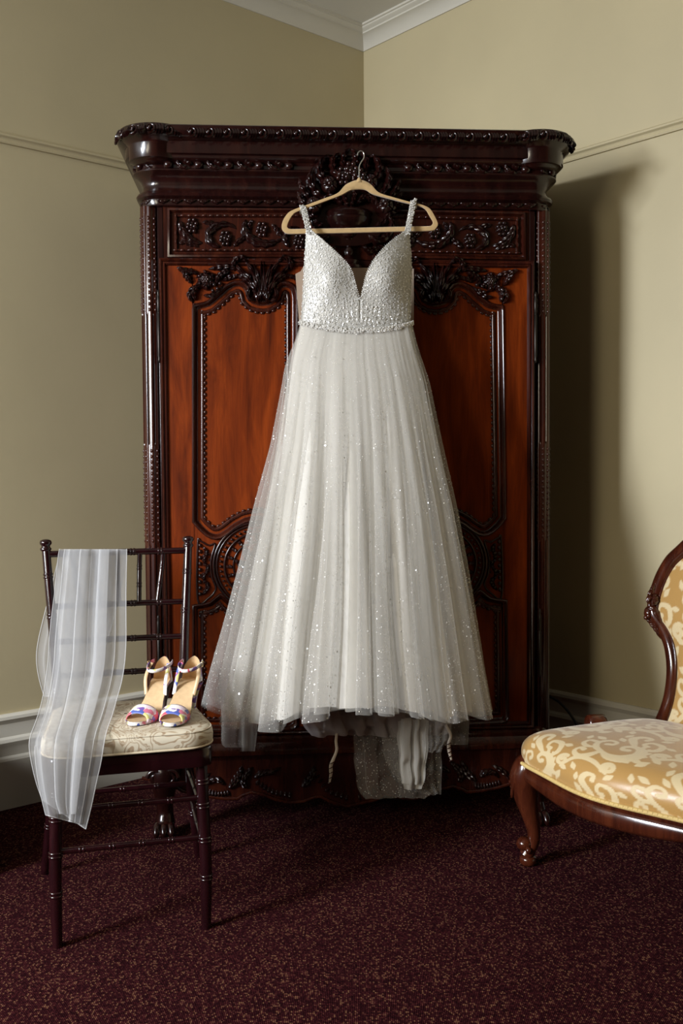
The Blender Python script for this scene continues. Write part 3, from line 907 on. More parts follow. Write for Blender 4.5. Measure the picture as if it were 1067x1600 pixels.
def disc_cloud(pts, nrm, rad, tilt, r_):
    """small hexagonal sequins lying near a surface"""
    n = len(pts)
    N = nrm + r_.normal(0, tilt, (n, 3)); N /= np.linalg.norm(N, axis=1, keepdims=True)
    A_ = np.cross(N, np.array([.3, .1, 1.0])); A_ /= np.linalg.norm(A_, axis=1, keepdims=True)
    B_ = np.cross(N, A_)
    V = np.zeros((n, 6, 3))
    for k in range(6):
        V[:, k] = pts + rad[:, None] * (A_ * cos(k * pi / 3) + B_ * sin(k * pi / 3))
    m = MB(); m.v = [V.reshape(-1, 3)]; m.n = n * 6
    m.f = [tuple(range(6 * i, 6 * i + 6)) for i in range(n)]
    return m
def grid_samples(G, n, r_, wfun=None):
    """random points and normals on a grid surface"""
    nu, nv = G.shape[0] - 1, G.shape[1] - 1
    a = G[1:, :-1] - G[:-1, :-1]; b = G[:-1, 1:] - G[:-1, :-1]
    Nn = np.cross(a, b); ar = np.linalg.norm(Nn, axis=2)
    w = ar * (wfun if wfun is not None else 1.0)
    idx = r_.choice(nu * nv, n, p=(w / w.sum()).ravel())
    i, j = idx // nv, idx % nv
    s, t = r_.random(n), r_.random(n)
    P = (G[i, j] * ((1 - s) * (1 - t))[:, None] + G[i + 1, j] * (s * (1 - t))[:, None] + G[i, j + 1] * ((1 - s) * t)[:, None] + G[i + 1, j + 1] * (s * t)[:, None])
    N = Nn[i, j] / np.maximum(ar[i, j], 1e-12)[:, None]
    N *= np.sign(-N[:, 1:2] + 1e-9)
    return P, N
r_ = np.random.default_rng(3)
ms = MB()
for G in BOD:
    P, N = grid_samples(G, 2600, r_)
    m = disc_cloud(P + N * .0022, N, r_.uniform(.0009, .0021, len(P)), .15, r_)
    ms.add(m.v[0], m.f)
tag(ms.build('bodice_sequins', MAT['sequin'], gown, smooth=0, fix=False), kind='stuff')

def octa(mb, c, r, sq=.7, jit=0.3):
    a = random.uniform(0, 6.28); rr = [r * random.uniform(1 - jit, 1 + jit) for _ in range(6)]
    v = [(c[0] + rr[0] * cos(a), c[1], c[2] + rr[0] * sin(a)), (c[0] - rr[1] * sin(a), c[1], c[2] + rr[1] * cos(a)), (c[0] - rr[2] * cos(a), c[1], c[2] - rr[2] * sin(a)),
         (c[0] + rr[3] * sin(a), c[1], c[2] - rr[3] * cos(a)), (c[0] + random.uniform(-.3, .3) * r, c[1] - r * sq, c[2] + random.uniform(-.3, .3) * r), (c[0], c[1] + r * .4, c[2])]
    mb.add(v, [(0, 1, 4), (1, 2, 4), (2, 3, 4), (3, 0, 4), (1, 0, 5), (2, 1, 5), (3, 2, 5), (0, 3, 5)])
# neckline beads
mb = MB()
for nk in (neckL, neckR):
    cvl = catmull(nk, 60)
    for q in resample(cvl, 44): octa(mb, body_pt(q[0], q[1], .003), .0022)
for sd in (sideL, sideR):
    for q in resample(catmull(sd, 40), 26): octa(mb, body_pt(q[0], q[1], .002), .0018)
tag(mb.build('neckline_beads', MAT['crystal'], gown, smooth=0), kind='stuff')
# straps
for k, (top, bottom, w0, w1) in enumerate((((473, 322), (484, 366), 9.5, 9), ((646, 313), (636, 366), 9.5, 9))):
    m, st = MB(), MB()
    rows = []
    for t in np.linspace(-.35, 1, 22):
        if t < 0:
            f = -t / .35
            u, v = top[0], top[1] + 14 * f ** 1.5 - 2 * sin(pi * min(1, f * 1.2)); y = HY - .010 + .028 * min(1, f * 1.3)
        else:
            u = top[0] + (bottom[0] - top[0]) * t; v = top[1] + (bottom[1] - top[1]) * t
            y = HY - .010 + (ysurf(bottom[0], bottom[1]) - HY + .006) * t ** 1.5
        w = (w0 + (w1 - w0) * t) / 2
        (xa, za), (xb, zb_) = AF.px(u - w, v - w * .28 * (1 if k == 0 else -1), y), AF.px(u + w, v + w * .28 * (1 if k == 0 else -1), y)
        rows.append([(xa, y, za), ((xa + xb) / 2, y - .002, (za + zb_) / 2), (xb, y, zb_)])
        if t >= -.05:
            for q in np.linspace(.06, .94, 5):
                octa(st, (xa + (xb - xa) * q, y - .0028, za + (zb_ - za) * q + random.uniform(-.002, .002)), random.uniform(.0020, .0036))
    strap = m.grid(np.array(rows)).build('shoulder_strap', MAT['bodice'], gown, smooth=179)
    strap.modifiers.new('solid', 'SOLIDIFY').thickness = .0012
    tag(st.build('strap_crystals', MAT['crystal'], strap, smooth=0), kind='stuff')
# nude mesh back seen in the neckline and beside the cups
rows = []
for t in np.linspace(0, 1, 10):
    row = []
    for s in np.linspace(0, 1, 24):
        u = 461.5 + (646.5 - 461.5) * s
        top = 420 - 1.5 * sin(pi * s) + (8 * max(0, (.09 - s) / .09) if s < .09 else 0) - 10 * max(0, 1 - abs(s - .085) / .04)
        v = top + (508 - top) * t
        y = -.135 + .012 * sin(pi * s)
        if s < .08: u += 6 * t
        x, z = AF.px(u, v, y); row.append((x, y, z))
    rows.append(row)
MB().grid(np.array(rows)).build('nude_mesh_back', MAT['nude'], gown, smooth=179)
# belt
bl = [(466, 503.5), (478, 506.5), (500, 511), (525, 515), (550, 517), (575, 516.5), (600, 514.5), (622, 511), (640, 507), (645.5, 504)]
bc = resample(catmull(bl, 60), 60)
rows = []
for q in bc:
    rows.append([(lambda p: (p[0], p[1], p[2]))(body_pt(min(max(q[0], 467), 646), q[1] + dv, .009)) for dv in (-4.2, 0, 4.2)])
belt = MB().grid(np.array(rows)).build('belt', MAT['bodice'], gown, smooth=179)
belt.modifiers.new('solid', 'SOLIDIFY').thickness = .002
mb = MB()
for i in range(420):
    t = random.random() * (len(bc) - 1); k = int(t); q = bc[k] + (bc[min(k + 1, len(bc) - 1)] - bc[k]) * (t - k)
    dv = random.choice((-2.6, 0, 2.6)) + random.uniform(-.8, .8)
    octa(mb, body_pt(min(max(q[0], 467), 646), q[1] + dv, .0125), random.uniform(.0020, .0040) * (1.15 if abs(dv) < 1 else 1))
tag(mb.build('belt_crystals', MAT['crystal'], belt, smooth=0), kind='stuff')

# ---- skirt
YC = -.190
def ycen(t): return YC - .095 * np.clip(t, 0, 1) ** .8
def smooth01(t): t = np.clip(t, 0, 1); return t * t * (3 - 2 * t)
def table(rows):
    L, R = [], []
    for v, a, b in rows:
        y = float(ycen((v - 508) / 614))
        L.append(AF.px(a, v, y)); R.append(AF.px(b, v, y))
    L, R = np.array(L), np.array(R)
    return L[:, 1], L[:, 0], R[:, 0]
OUT = table([(508, 468, 645), (530, 462, 649), (560, 450, 658), (578, 444, 664), (600, 441, 671), (700, 423, 691), (800, 397, 712), (900, 373, 729), (1000, 349, 745), (1060, 335, 755), (1122, 321, 767)])
MID = table([(508, 469, 644), (560, 454, 656), (600, 447, 666), (700, 430, 686), (800, 411, 706), (900, 391, 723), (1000, 370, 739), (1122, 346, 760)])
LIN = table([(508, 470, 643), (560, 458, 652), (600, 452, 661), (700, 440, 680), (800, 427, 697), (900, 413, 713), (1000, 399, 728), (1110, 380, 746)])
hem_pts = [(322, 1104), (345, 1128), (372, 1136), (410, 1139), (440, 1141), (462, 1130), (490, 1124), (520, 1121), (560, 1116), (600, 1118), (640, 1119), (675, 1124), (700, 1130), (722, 1122), (745, 1120), (767, 1112)]
HEM = np.array([AF.px(u, v, -.285 - .285 * sqrt(max(0, 1 - ((u - 544) / 224) ** 2))) for (u, v) in hem_pts])
def skirt(tab, N, amp, bf0, bf1, seed, hem_off=0.0, nth=900, nz=46, cfold=.62, rip=.004):
    g = np.random.default_rng(seed)
    zt, xl, xr = tab
    order = np.argsort(zt)
    ztop = zt.max()
    bb = .23
    tt = np.linspace(0, 2 * pi, 4001)                       # arc length on the hem ellipse
    ex, ey = .43 * np.cos(tt), np.where(np.sin(tt) > 0, bf1, bb) * np.sin(tt)
    al = np.r_[0, np.cumsum(np.hypot(np.diff(ex), np.diff(ey)))]
    u = np.arange(nth) / nth
    th0 = np.interp(u * al[-1], al, tt)
    wd = np.exp(g.normal(0, .42, N)); br = np.r_[0, np.cumsum(wd)] / wd.sum()
    up = np.r_[br[:-1] - 1, br, br[1:] + 1]; pk = np.arange(-N, 2 * N + 1) * 2 * pi
    ph = np.interp(u, up, pk)
    ker = np.hanning(max(3, nth // (N * 2))); ker /= ker.sum()      # round off the change of spacing
    d = ph - 2 * pi * N * u
    d = np.convolve(np.r_[d, d, d], ker, 'same')[nth:2 * nth]
    ph = 2 * pi * N * u + d
    fa = np.clip((wd * N / wd.sum()) ** .8 * g.uniform(.6, 1.3, N), .3, 1.8)
    av = np.interp(u, (br[:-1] + br[1:]) / 2, fa, period=1)
    p2 = 2 * pi * (3 * N + 5) * u + 2 * np.sin(2 * pi * 4 * u + seed)
    dph = np.gradient(ph, u)
    loc = 2 * pi * al[-1] / dph                                     # local fold width
    G = np.zeros((nz, nth, 3))
    for j in range(nz):
        t = j / (nz - 1)
        w = smooth01(t * 1.12) ** 1.15 * .9 + .10 * t
        yc = float(ycen(t)); b2 = max(.03, -.045 - yc)
        z_lin = ztop + t * (zt.min() - ztop)
        X0 = np.interp(z_lin, zt[order], xl[order]); X1 = np.interp(z_lin, zt[order], xr[order])
        D = amp * (w + .04)
        ax, xc = (X1 - X0) / 2 - D * 1.0, (X0 + X1) / 2
        bf = bf0 + (bf1 - bf0) * t ** .9 - D * .5
        phj = ph + .5 * (1 - t) * np.sin(2 * pi * 3 * u + seed) + .25 * np.sin(7 * t + 2 * pi * 5 * u)
        sh = cfold * np.sin(2 * phj) * loc / (2 * pi) * w * (X1 - X0) / .86
        b = np.where(np.sin(th0) > 0, bf, b2)
        ex_, ey_ = ax * np.cos(th0), -b * np.sin(th0)
        tx, ty = -ax * np.sin(th0), -b * np.cos(th0)
        L = np.hypot(tx, ty); tx, ty = tx / L, ty / L
        nx, ny = -ty, tx
        fl_ = np.sign(nx * np.cos(th0) - ny * np.sin(th0)); nx, ny = nx * fl_, ny * fl_
        cp = np.cos(phj); gf = np.sign(cp) * np.abs(cp) ** .7
        front = np.where(np.sin(th0) > 0, 1.0, .3)
        off = D * gf * av + rip * (.10 + .90 * w) * np.sin(p2 + 1.5 * t)
        x = xc + ex_ + nx * off + tx * sh
        y = yc + ey_ + ny * off * front + ty * sh
        hz = np.interp(x, HEM[:, 0], HEM[:, 1]) + hem_off
        z = ztop + t * (hz - ztop)
        G[j, :, 0], G[j, :, 1], G[j, :, 2] = x, np.minimum(y, -.034), z
    return G
GL = skirt(LIN, 12, .016, .036, .225, 5, hem_off=.006, nth=480, nz=36, cfold=.25, rip=.002)
MB().grid(GL, close_v=True).build('skirt_lining', MAT['lining'], gown, smooth=179)
GM = skirt(MID, 17, .026, .040, .255, 11, hem_off=.003, nth=820, cfold=.62, rip=.002)
MB().grid(GM, close_v=True).build('inner_tulle', MAT['tulle_inner'], gown, smooth=179)
GO = skirt(OUT, 21, .034, .044, .285, 23, nth=1100, cfold=.72, rip=.002)
MB().grid(GO, close_v=True).build('outer_tulle', MAT['tulle_outer'], gown, smooth=179)
# glitter
wf = np.ones((GO.shape[0] - 1, GO.shape[1] - 1)) * (GO[:-1, :-1, 1] < ycen(np.linspace(0, 1, GO.shape[0] - 1))[:, None] + .03)
wf *= (.35 + .65 * np.linspace(0, 1, wf.shape[0]))[:, None]
cl = .45 + .9 * (np.sin(np.arange(wf.shape[1]) * .083) ** 2 * (np.sin(np.arange(wf.shape[1]) * .031 + 1) ** 2))
wf *= cl[None, :]
ms = MB()
for (n, r0, r1, tl) in ((8000, .0005, .0010, .20), (2600, .0010, .0018, .12), (420, .0018, .0029, .07)):
    P, N = grid_samples(GO, n, r_, wf)
    m = disc_cloud(P + N * .0012, N, r_.uniform(r0, r1, n), tl, r_); ms.add(m.v[0], m.f)
tag(ms.build('skirt_glitter', MAT['sequin'], gown, smooth=0, fix=False), kind='stuff')

# ---- loose layers hanging under the hem
def sheet(frame, rows, nu, nv, folds, amp, seed, over=.5, ph=0.0, skew=0.0):
    """rows: (v, u left, u right, local y); a folded cloth strip through them"""
    g = np.random.default_rng(seed)
    R = catmull(np.array(rows, float), nv)
    s = np.linspace(0, 1, nu)
    php = 2 * pi * folds * s + ph + .8 * np.sin(2 * pi * s + g.uniform(0, 6)) + .5 * np.sin(4 * pi * s + g.uniform(0, 6))
    av = 1 + .5 * np.sin(2 * pi * 1.3 * s + g.uniform(0, 6))
    G = np.zeros((nv, nu, 3))
    for j in range(nv):
        v, ul, ur, y = R[j]
        k = j / (nv - 1)
        pj = php + .6 * np.sin(3 * k + seed) * np.sin(pi * s)
        ss = np.clip(s + over * np.sin(2 * pj) / (2 * pi * max(folds, 1)) * np.sin(pi * s) ** .3, 0, 1)
        for i in range(nu):
            yy = y + amp * av[i] * cos(pj[i])
            x, z = frame.px(ul + (ur - ul) * ss[i], v + skew * (ss[i] - .75) * k ** 4, yy)
            G[j, i] = (x, yy, z)
    return G
def crumple(G, a, f, seed):
    g = np.random.default_rng(seed)
    for k in range(5):
        d = g.normal(size=3); d /= np.linalg.norm(d); e = g.normal(size=3); e /= np.linalg.norm(e)
        e[1] *= 1.5
        G += (a / (1 + .5 * k)) * np.sin((G @ d) * f * (1 + .7 * k) + g.uniform(0, 6))[..., None] * e
    G[..., 1] = np.minimum(G[..., 1], -.04)
    return G
Gt = crumple(sheet(AF, [(1108, 470, 712, -.14), (1122, 470, 712, -.15), (1136, 476, 706, -.14), (1150, 486, 698, -.12)], 120, 30, 7, .012, 2), .006, 60, 4)
MB().grid(Gt).build('petticoat', MAT['tulle_shaded'], gown, smooth=179)
TR = MB()
g1 = sheet(AF, [(1120, 553, 640, -.10), (1160, 553, 655, -.11), (1205, 556, 668, -.10), (1232, 560, 676, -.10), (1247, 572, 664, -.10)], 60, 40, 2, .008, 5)
g2 = sheet(AF, [(1120, 600, 690, -.12), (1160, 596, 690, -.13), (1195, 604, 690, -.12), (1225, 628, 690, -.12), (1240, 660, 689, -.12)], 60, 40, 3, .010, 6)
g3 = sheet(AF, [(1125, 622, 668, -.15), (1165, 622, 668, -.15), (1205, 625, 665, -.15), (1233, 632, 660, -.15)], 60, 40, 1.6, .010, 7)
g4 = sheet(AF, [(1122, 628, 666, -.16), (1170, 626, 664, -.16), (1224, 628, 662, -.16)], 50, 30, 2.2, .008, 8)
for g in (g1, g2): TR.grid(crumple(g, .0035, 45, 3))
TD = MB()
for g in (g3, g4): TD.grid(crumple(g, .0035, 45, 3))
MAT['tulle_dense'] = tulle_mat('gathered_tulle', (0.80, 0.79, 0.76), 0.80)
TD.build('gathered_train', MAT['tulle_dense'], gown, smooth=179)
g5 = crumple(sheet(AF, [(1116, 655, 706, -.17), (1136, 655, 704, -.18), (1158, 660, 698, -.17), (1176, 664, 688, -.16)], 50, 30, 4, .010, 9), .005, 90, 5)
TR.grid(g5)
TR.build('train', MAT['tulle_outer'], gown, smooth=179)
SB = MB()
s1 = sheet(AF, [(1100, 345, 402, -.06), (1130, 346, 402, -.06), (1160, 346, 400, -.06), (1168, 352, 398, -.06)], 40, 20, 2, .008, 12)
s2 = sheet(AF, [(1100, 374, 402, -.08), (1140, 375, 402, -.08), (1174, 376, 398, -.08)], 30, 20, 1.5, .006, 13)
s3 = sheet(AF, [(1090, 690, 734, -.06), (1130, 690, 733, -.06), (1164, 694, 731, -.06)], 40, 20, 2, .006, 14)
for gs in ((s1, s2), (s3,)):
    SB = MB()
    for g in gs: SB.grid(g)
    SB.build('back_tulle', MAT['tulle_inner'], gown, smooth=179)
ms = MB()
for g, n in ((g1, 420), (g2, 320), (g3, 80), (s1, 140), (s3, 90)):
    P, N = grid_samples(g, n, r_); m = disc_cloud(P + N * .0012, N, r_.uniform(.0008, .0019, n), .15, r_); ms.add(m.v[0], m.f)
tag(ms.build('train_glitter', MAT['sequin'], gown, smooth=0, fix=False), kind='stuff')
for pts in ([(526, 1146), (525, 1158), (526, 1172), (521, 1186), (517, 1196), (517, 1208), (515, 1222)], [(692, 1126), (699, 1138), (704, 1150), (701, 1162), (702, 1174), (705, 1187)]):
    cv = catmull(AP(pts, -.15), 30)
    m = MB().tube([(p[0], -.15, p[1]) for p in cv], [.004, .0045, .0045, .0055, .0055, .003], 8, sx=.5)
    cord = m.build('lacing_ribbon', MAT['ribbon'], gown, smooth=60)
    m = MB()
    for q in resample(cv[17:], 5):
        m.tube([(q[0] - .0065, -.155, q[1] - .003), (q[0], -.157, q[1]), (q[0] + .0065, -.155, q[1] + .003)], .0014, 6)
    m.build('ribbon_binding', MAT['wood_mid'], cord, smooth=60)

# ================================================================== BANQUET CHAIR, VEIL, SANDALS
MAT['chair_wood'] = wood_mat('burgundy_lacquer', (0.008, 0.0015, 0.0022), (0.013, 0.0023, 0.0034), (0.021, 0.004, 0.005), 0.20, (9, 9, 1.1), 0.6)
def swirl_fabric():
    m, nt, bs = new_mat('cream_swirl_brocade')
    co = coords(nt)
    n = nd(nt, 'ShaderNodeTexNoise', i_Scale=9.0, i_Detail=1.5, i_Distortion=1.6)
    nt.links.new(co, n.inputs['Vector'])
    ml = nd(nt, 'ShaderNodeMath', operation='MULTIPLY'); ml.inputs[1].default_value = 60.0
    nt.links.new(n.outputs[0], ml.inputs[0])
    sn = nd(nt, 'ShaderNodeMath', operation='SINE'); nt.links.new(ml.outputs[0], sn.inputs[0])
    n2 = nd(nt, 'ShaderNodeTexNoise', i_Scale=16.0, i_Detail=2.0); nt.links.new(co, n2.inputs['Vector'])
    ad = nd(nt, 'ShaderNodeMath', operation='MULTIPLY_ADD'); ad.inputs[1].default_value = 2.2; nt.links.new(n2.outputs[0], ad.inputs[0]); nt.links.new(sn.outputs[0], ad.inputs[2])
    nt.links.new(ramp(nt, ad.outputs[0], [(0.52, (0.62, 0.55, 0.42)), (0.62, (0.40, 0.30, 0.19)), (0.68, (0.34, 0.24, 0.15)), (0.80, (0.62, 0.55, 0.42))]), bs.inputs['Base Color'])
    mr = nd(nt, 'ShaderNodeMapRange', i_1=-1.0, i_2=3.2); nt.links.new(ad.outputs[0], mr.inputs[0])
    r = nt.nodes[-1] if False else None
    for l in list(nt.links):
        if l.to_node.type == 'VALTORGB' and l.from_node == ad: nt.links.remove(l)
    for nn in nt.nodes:
        if nn.type == 'VALTORGB': nt.links.new(mr.outputs[0], nn.inputs[0])
    bs.inputs['Roughness'].default_value = 0.6
    bump(nt, bs, n2.outputs[0], 0.15, 0.003)
    return m
MAT['swirl'] = swirl_fabric()
MAT['welt'] = plain_mat('cream_welt', (0.62, 0.52, 0.36), 0.7)
CF = Frame(-.586, 2.654, radians(15.3))
chair = CF.empty('banquet_chair', 'dark burgundy bamboo-turned chair with cream cushion left of the wardrobe', 'chair')
CW = MAT['chair_wood']
def ringed(path, r, rings, rr=None, seg=12, n=None, pair=.0045):
    """turned rod with pairs of raised bamboo rings at the given fractions"""
    P = resample(catmull(path, 60), n or 60)
    m = MB().tube(P, r, seg)
    L = path_len(P)
    rad = r if np.isscalar(r) else None
    for f in rings:
        for d in (-pair, pair):
            k = np.clip(f + d / L, 0.001, .999) * (len(P) - 1); i = int(k); q = P[i] + (P[min(i + 1, len(P) - 1)] - P[i]) * (k - i)
            t = P[min(i + 1, len(P) - 1)] - P[max(i - 1, 0)]; t /= np.linalg.norm(t)
            ra = rad if rad else float(np.interp(f, np.linspace(0, 1, len(r)), r))
            m.tube([q - t * .0035, q - t * .002, q + t * .002, q + t * .0035], [ra * .98, ra * 1.13, ra * 1.13, ra * .98], seg)
    return m
fl = []
for sx in (-1, 1):
    ringed([(sx * .181, -.236, 0.0), (sx * .183, -.228, .16), (sx * .180, -.212, .30), (sx * .178, -.200, .425)], [.0120, .0145, .0155, .0160, .0155, .0150], (.30, .52, .72, .86)).build('leg', CW, chair, smooth=60)
    post = [(sx * .2215, .236, 0), (sx * .205, .208, .14), (sx * .188, .180, .30), (sx * .178, .168, .44), (sx * .177, .170, .56), (sx * .184, .188, .70), (sx * .194, .210, .84), (sx * .2005, .226, .936)]
    pm = ringed(post, [.0125, .0140, .0145, .0145, .0140, .0130, .0125, .0120], (.16, .32, .58, .80, .92), n=90)
    pm.lathe([(.0115, .930), (.0155, .934), (.0160, .938), (.0125, .942), (.0120, .946), (.0165, .951), (.0170, .956), (.0150, .961), (.0085, .964), (0, .965)], (sx * .201, .227, 0), 16)
    pm.build('back_post', CW, chair, smooth=60)
def post_at(z): return float(np.interp(z, [.56, .70, .84, .936], [.177, .184, .194, .2005])), float(np.interp(z, [.56, .70, .84, .936], [.170, .188, .210, .226]))
for z in (.922, .775, .676, .582):
    x, y = post_at(z)
    ringed([(-x, y, z), (-x * .4, y + .006, z), (x * .4, y + .006, z), (x, y, z)], .0085 if z < .9 else .0095, (.2, .4, .6, .8), n=30).build('back_rail', CW, chair, smooth=60)
for (xa, xb) in ((-.128, -.108), (-.066, -.056), (-.003, -.002), (.061, .055), (.128, .108)):
    ringed([(xa, .229, .920), (xa * .96, .226, .87), (xb, .206, .777)], .0072, (.3, .65), n=24, seg=10).build('spindle', CW, chair, smooth=60)
def stretch(p, q, r, rings): ringed([p, (np.array(p) * .66 + np.array(q) * .34), (np.array(p) * .34 + np.array(q) * .66), q], r, rings, n=30, seg=10).build('stretcher', CW, chair, smooth=60)
for z, fy in ((.228, -.221), (.326, -.210)):
    stretch((-.181, fy, z), (.181, fy, z), .0075, (.17, .37, .57, .77))
for sx in (-1, 1):
    stretch((sx * .183, -.224, .19), (sx * .197, .197, .19), .0075, (.25, .5, .75))
    stretch((sx * .181, -.213, .285), (sx * .188, .182, .285), .0075, (.25, .5, .75))
stretch((-.193, .19, .24), (.193, .19, .24), .0075, (.25, .5, .75))
# apron
def rrect(hw0, hw1, y0, y1, r, n=7):
    """rounded trapezoid: half width hw0 at the front y0, hw1 at the back y1"""
    cs = [(-hw0, y0, pi, 1.5 * pi), (hw0, y0, 1.5 * pi, 2 * pi), (hw1, y1, 0, .5 * pi), (-hw1, y1, .5 * pi, pi)]
    out = []
    for (x, y, a0, a1) in cs:
        cx = x + (r if x < 0 else -r); cy = y + (r if y < 0 else -r)
        for k in range(n):
            a = a0 + (a1 - a0) * k / (n - 1); out.append((cx + r * cos(a), cy + r * sin(a)))
    return out
pl = np.array(rrect(.202, .186, -.222, .186, .035))
prof = [(0, .408), (-.004, .409), (-.005, .414), (-.005, .450), (-.002, .455), (.01, .4555), (.12, .456)]
m = MB().sweep(pl, prof, closed=True)
inn = MB().sweep(pl, [(.02, .408), (.02, .45)], closed=True)
m.add(np.vstack(inn.v), inn.f)
m.sweep(pl, [(0, .408), (.02, .408)], closed=True)
m.slab([tuple(p) for p in pl * .95], .45, .4555)
m.build('seat_frame', CW, chair, smooth=40)
# cushion
cp = resample(np.array(rrect(.212, .192, -.236, .170, .075, 14)), 120, True)
ctr = cp.mean(0)
cprof = [(1.00 - .035, .457), (1.0, .461), (1.006, .470), (1.008, .482), (1.0, .493), (.975, .500), (.93, .504), (.85, .507), (.7, .510), (.5, .512), (.25, .513), (.02, .5135)]
G = np.zeros((len(cprof), 120, 3))
for j, (s, z) in enumerate(cprof):
    G[j, :, :2] = ctr + (cp - ctr) * s; G[j, :, 2] = z
cush = MB().grid(G, close_v=True).build('cushion', MAT['swirl'], chair, smooth=179)
m = MB()
m.tube(np.c_[ctr + (cp - ctr) * .996, np.full(120, .4605)], .0032, 7, closed=True)
m.build('cushion_welt', MAT['welt'], cush, smooth=80)
m = MB().tube(np.c_[ctr + (cp - ctr) * .985, np.full(120, .4985)], .0018, 6, closed=True)
m.build('cushion_welt', MAT['swirl'], cush, smooth=80)

# ---- veil
MAT['veil'] = tulle_mat('white_veil_net', (0.69, 0.69, 0.695), 0.42, trans=.4)
MAT['veil_hem'] = tulle_mat('white_veil_hem', (0.76, 0.76, 0.76), 0.62, trans=.3)
veil = CF.empty('bridal_veil', 'sheer white bridal veil draped over the burgundy chair back and seat', 'veil')
rowsA = [(858, 93, 198, .206), (870, 91, 198, .196), (920, 86, 197, .168), (960, 81, 197, .142), (1000, 77, 197, .115), (1034, 75, 195, .09), (1065, 71, 190, .062), (1090, 67, 183, .02), (1115, 61, 176, -.075),
         (1137, 54, 168, -.180), (1152, 49, 164, -.243), (1168, 46, 161, -.268), (1185, 46, 158, -.272), (1215, 50, 151, -.272), (1250, 57, 143, -.270), (1284, 66, 134, -.268)]
def sub(rows, f0, f1, dy):
    return [(v, l + (r - l) * f0, l + (r - l) * f1, y + dy) for (v, l, r, y) in rows]
vg = []
vg.append(sheet(CF, rowsA, 90, 90, 1.6, .006, 31, .5, skew=46))
vg.append(sheet(CF, sub(rowsA, .08, .86, -.010)[:], 80, 90, 2.0, .008, 32, .75, skew=14))
vg.append(sheet(CF, sub(rowsA, .20, .74, -.018)[:-1] + [(1272, 84, 118, -.286)], 70, 90, 1.4, .007, 33, .6))
back = [(858, 93, 198, .212), (866, 92, 198, .236), (900, 85, 192, .246), (950, 72, 182, .252), (1000, 60, 168, .256), (1030, 57, 158, .258), (1060, 61, 150, .258), (1088, 69, 142, .256)]
vg.append(sheet(CF, back, 60, 50, 1.5, .006, 34, .4))
mv = MB()
for g in vg: mv.grid(g)
mv.build('veil_net', MAT['veil'], veil, smooth=179, fix=False)
mh = MB()
for k, g in enumerate(vg):
    if k == 2: continue
    mh.tube(resample(g[:, 0], 110), .0011, 6); mh.tube(resample(g[:, -1], 110), .0011, 6); mh.tube(g[-1], .0009, 6)
mh.build('veil_hem', MAT['veil_hem'], veil, smooth=80, fix=False)

# ---- sandals
def floral():
    m, nt, bs = new_mat('floral_print')
    co = coords(nt)
    n = nd(nt, 'ShaderNodeTexNoise', i_Scale=35.0, i_Detail=2.0); nt.links.new(co, n.inputs['Vector'])
    mxv = nd(nt, 'ShaderNodeMixRGB', i_Fac=0.035); nt.links.new(co, mxv.inputs[1]); nt.links.new(n.outputs['Color'], mxv.inputs[2])
    v = nd(nt, 'ShaderNodeTexVoronoi', i_Scale=62.0); nt.links.new(mxv.outputs[0], v.inputs['Vector'])
    sp = nd(nt, 'ShaderNodeSeparateColor'); nt.links.new(v.outputs['Color'], sp.inputs[0])
    c = ramp(nt, sp.outputs[0], [(0, (.80, .74, .72)), (.22, (.62, .08, .12)), (.34, (.75, .60, .68)), (.46, (.20, .10, .38)), (.56, (.78, .74, .70)), (.66, (.09, .13, .42)), (.76, (.70, .66, .25)), (.86, (.03, .01, .03)), (.93, (.72, .20, .30))])
    for nn in nt.nodes:
        if nn.type == 'VALTORGB': nn.color_ramp.interpolation = 'CONSTANT'
    nt.links.new(c, bs.inputs['Base Color']); bs.inputs['Roughness'].default_value = .35
    return m
MAT['floral'] = floral()
MAT['insole'] = plain_mat('tan_leather', (0.58, 0.40, 0.22), 0.45)
MAT['sole'] = plain_mat('dark_outsole', (0.06, 0.035, 0.03), 0.5)
MAT['gold'] = plain_mat('gilt_buckle', (0.80, 0.62, 0.35), 0.2, 1.0)
SEATZ = .5125
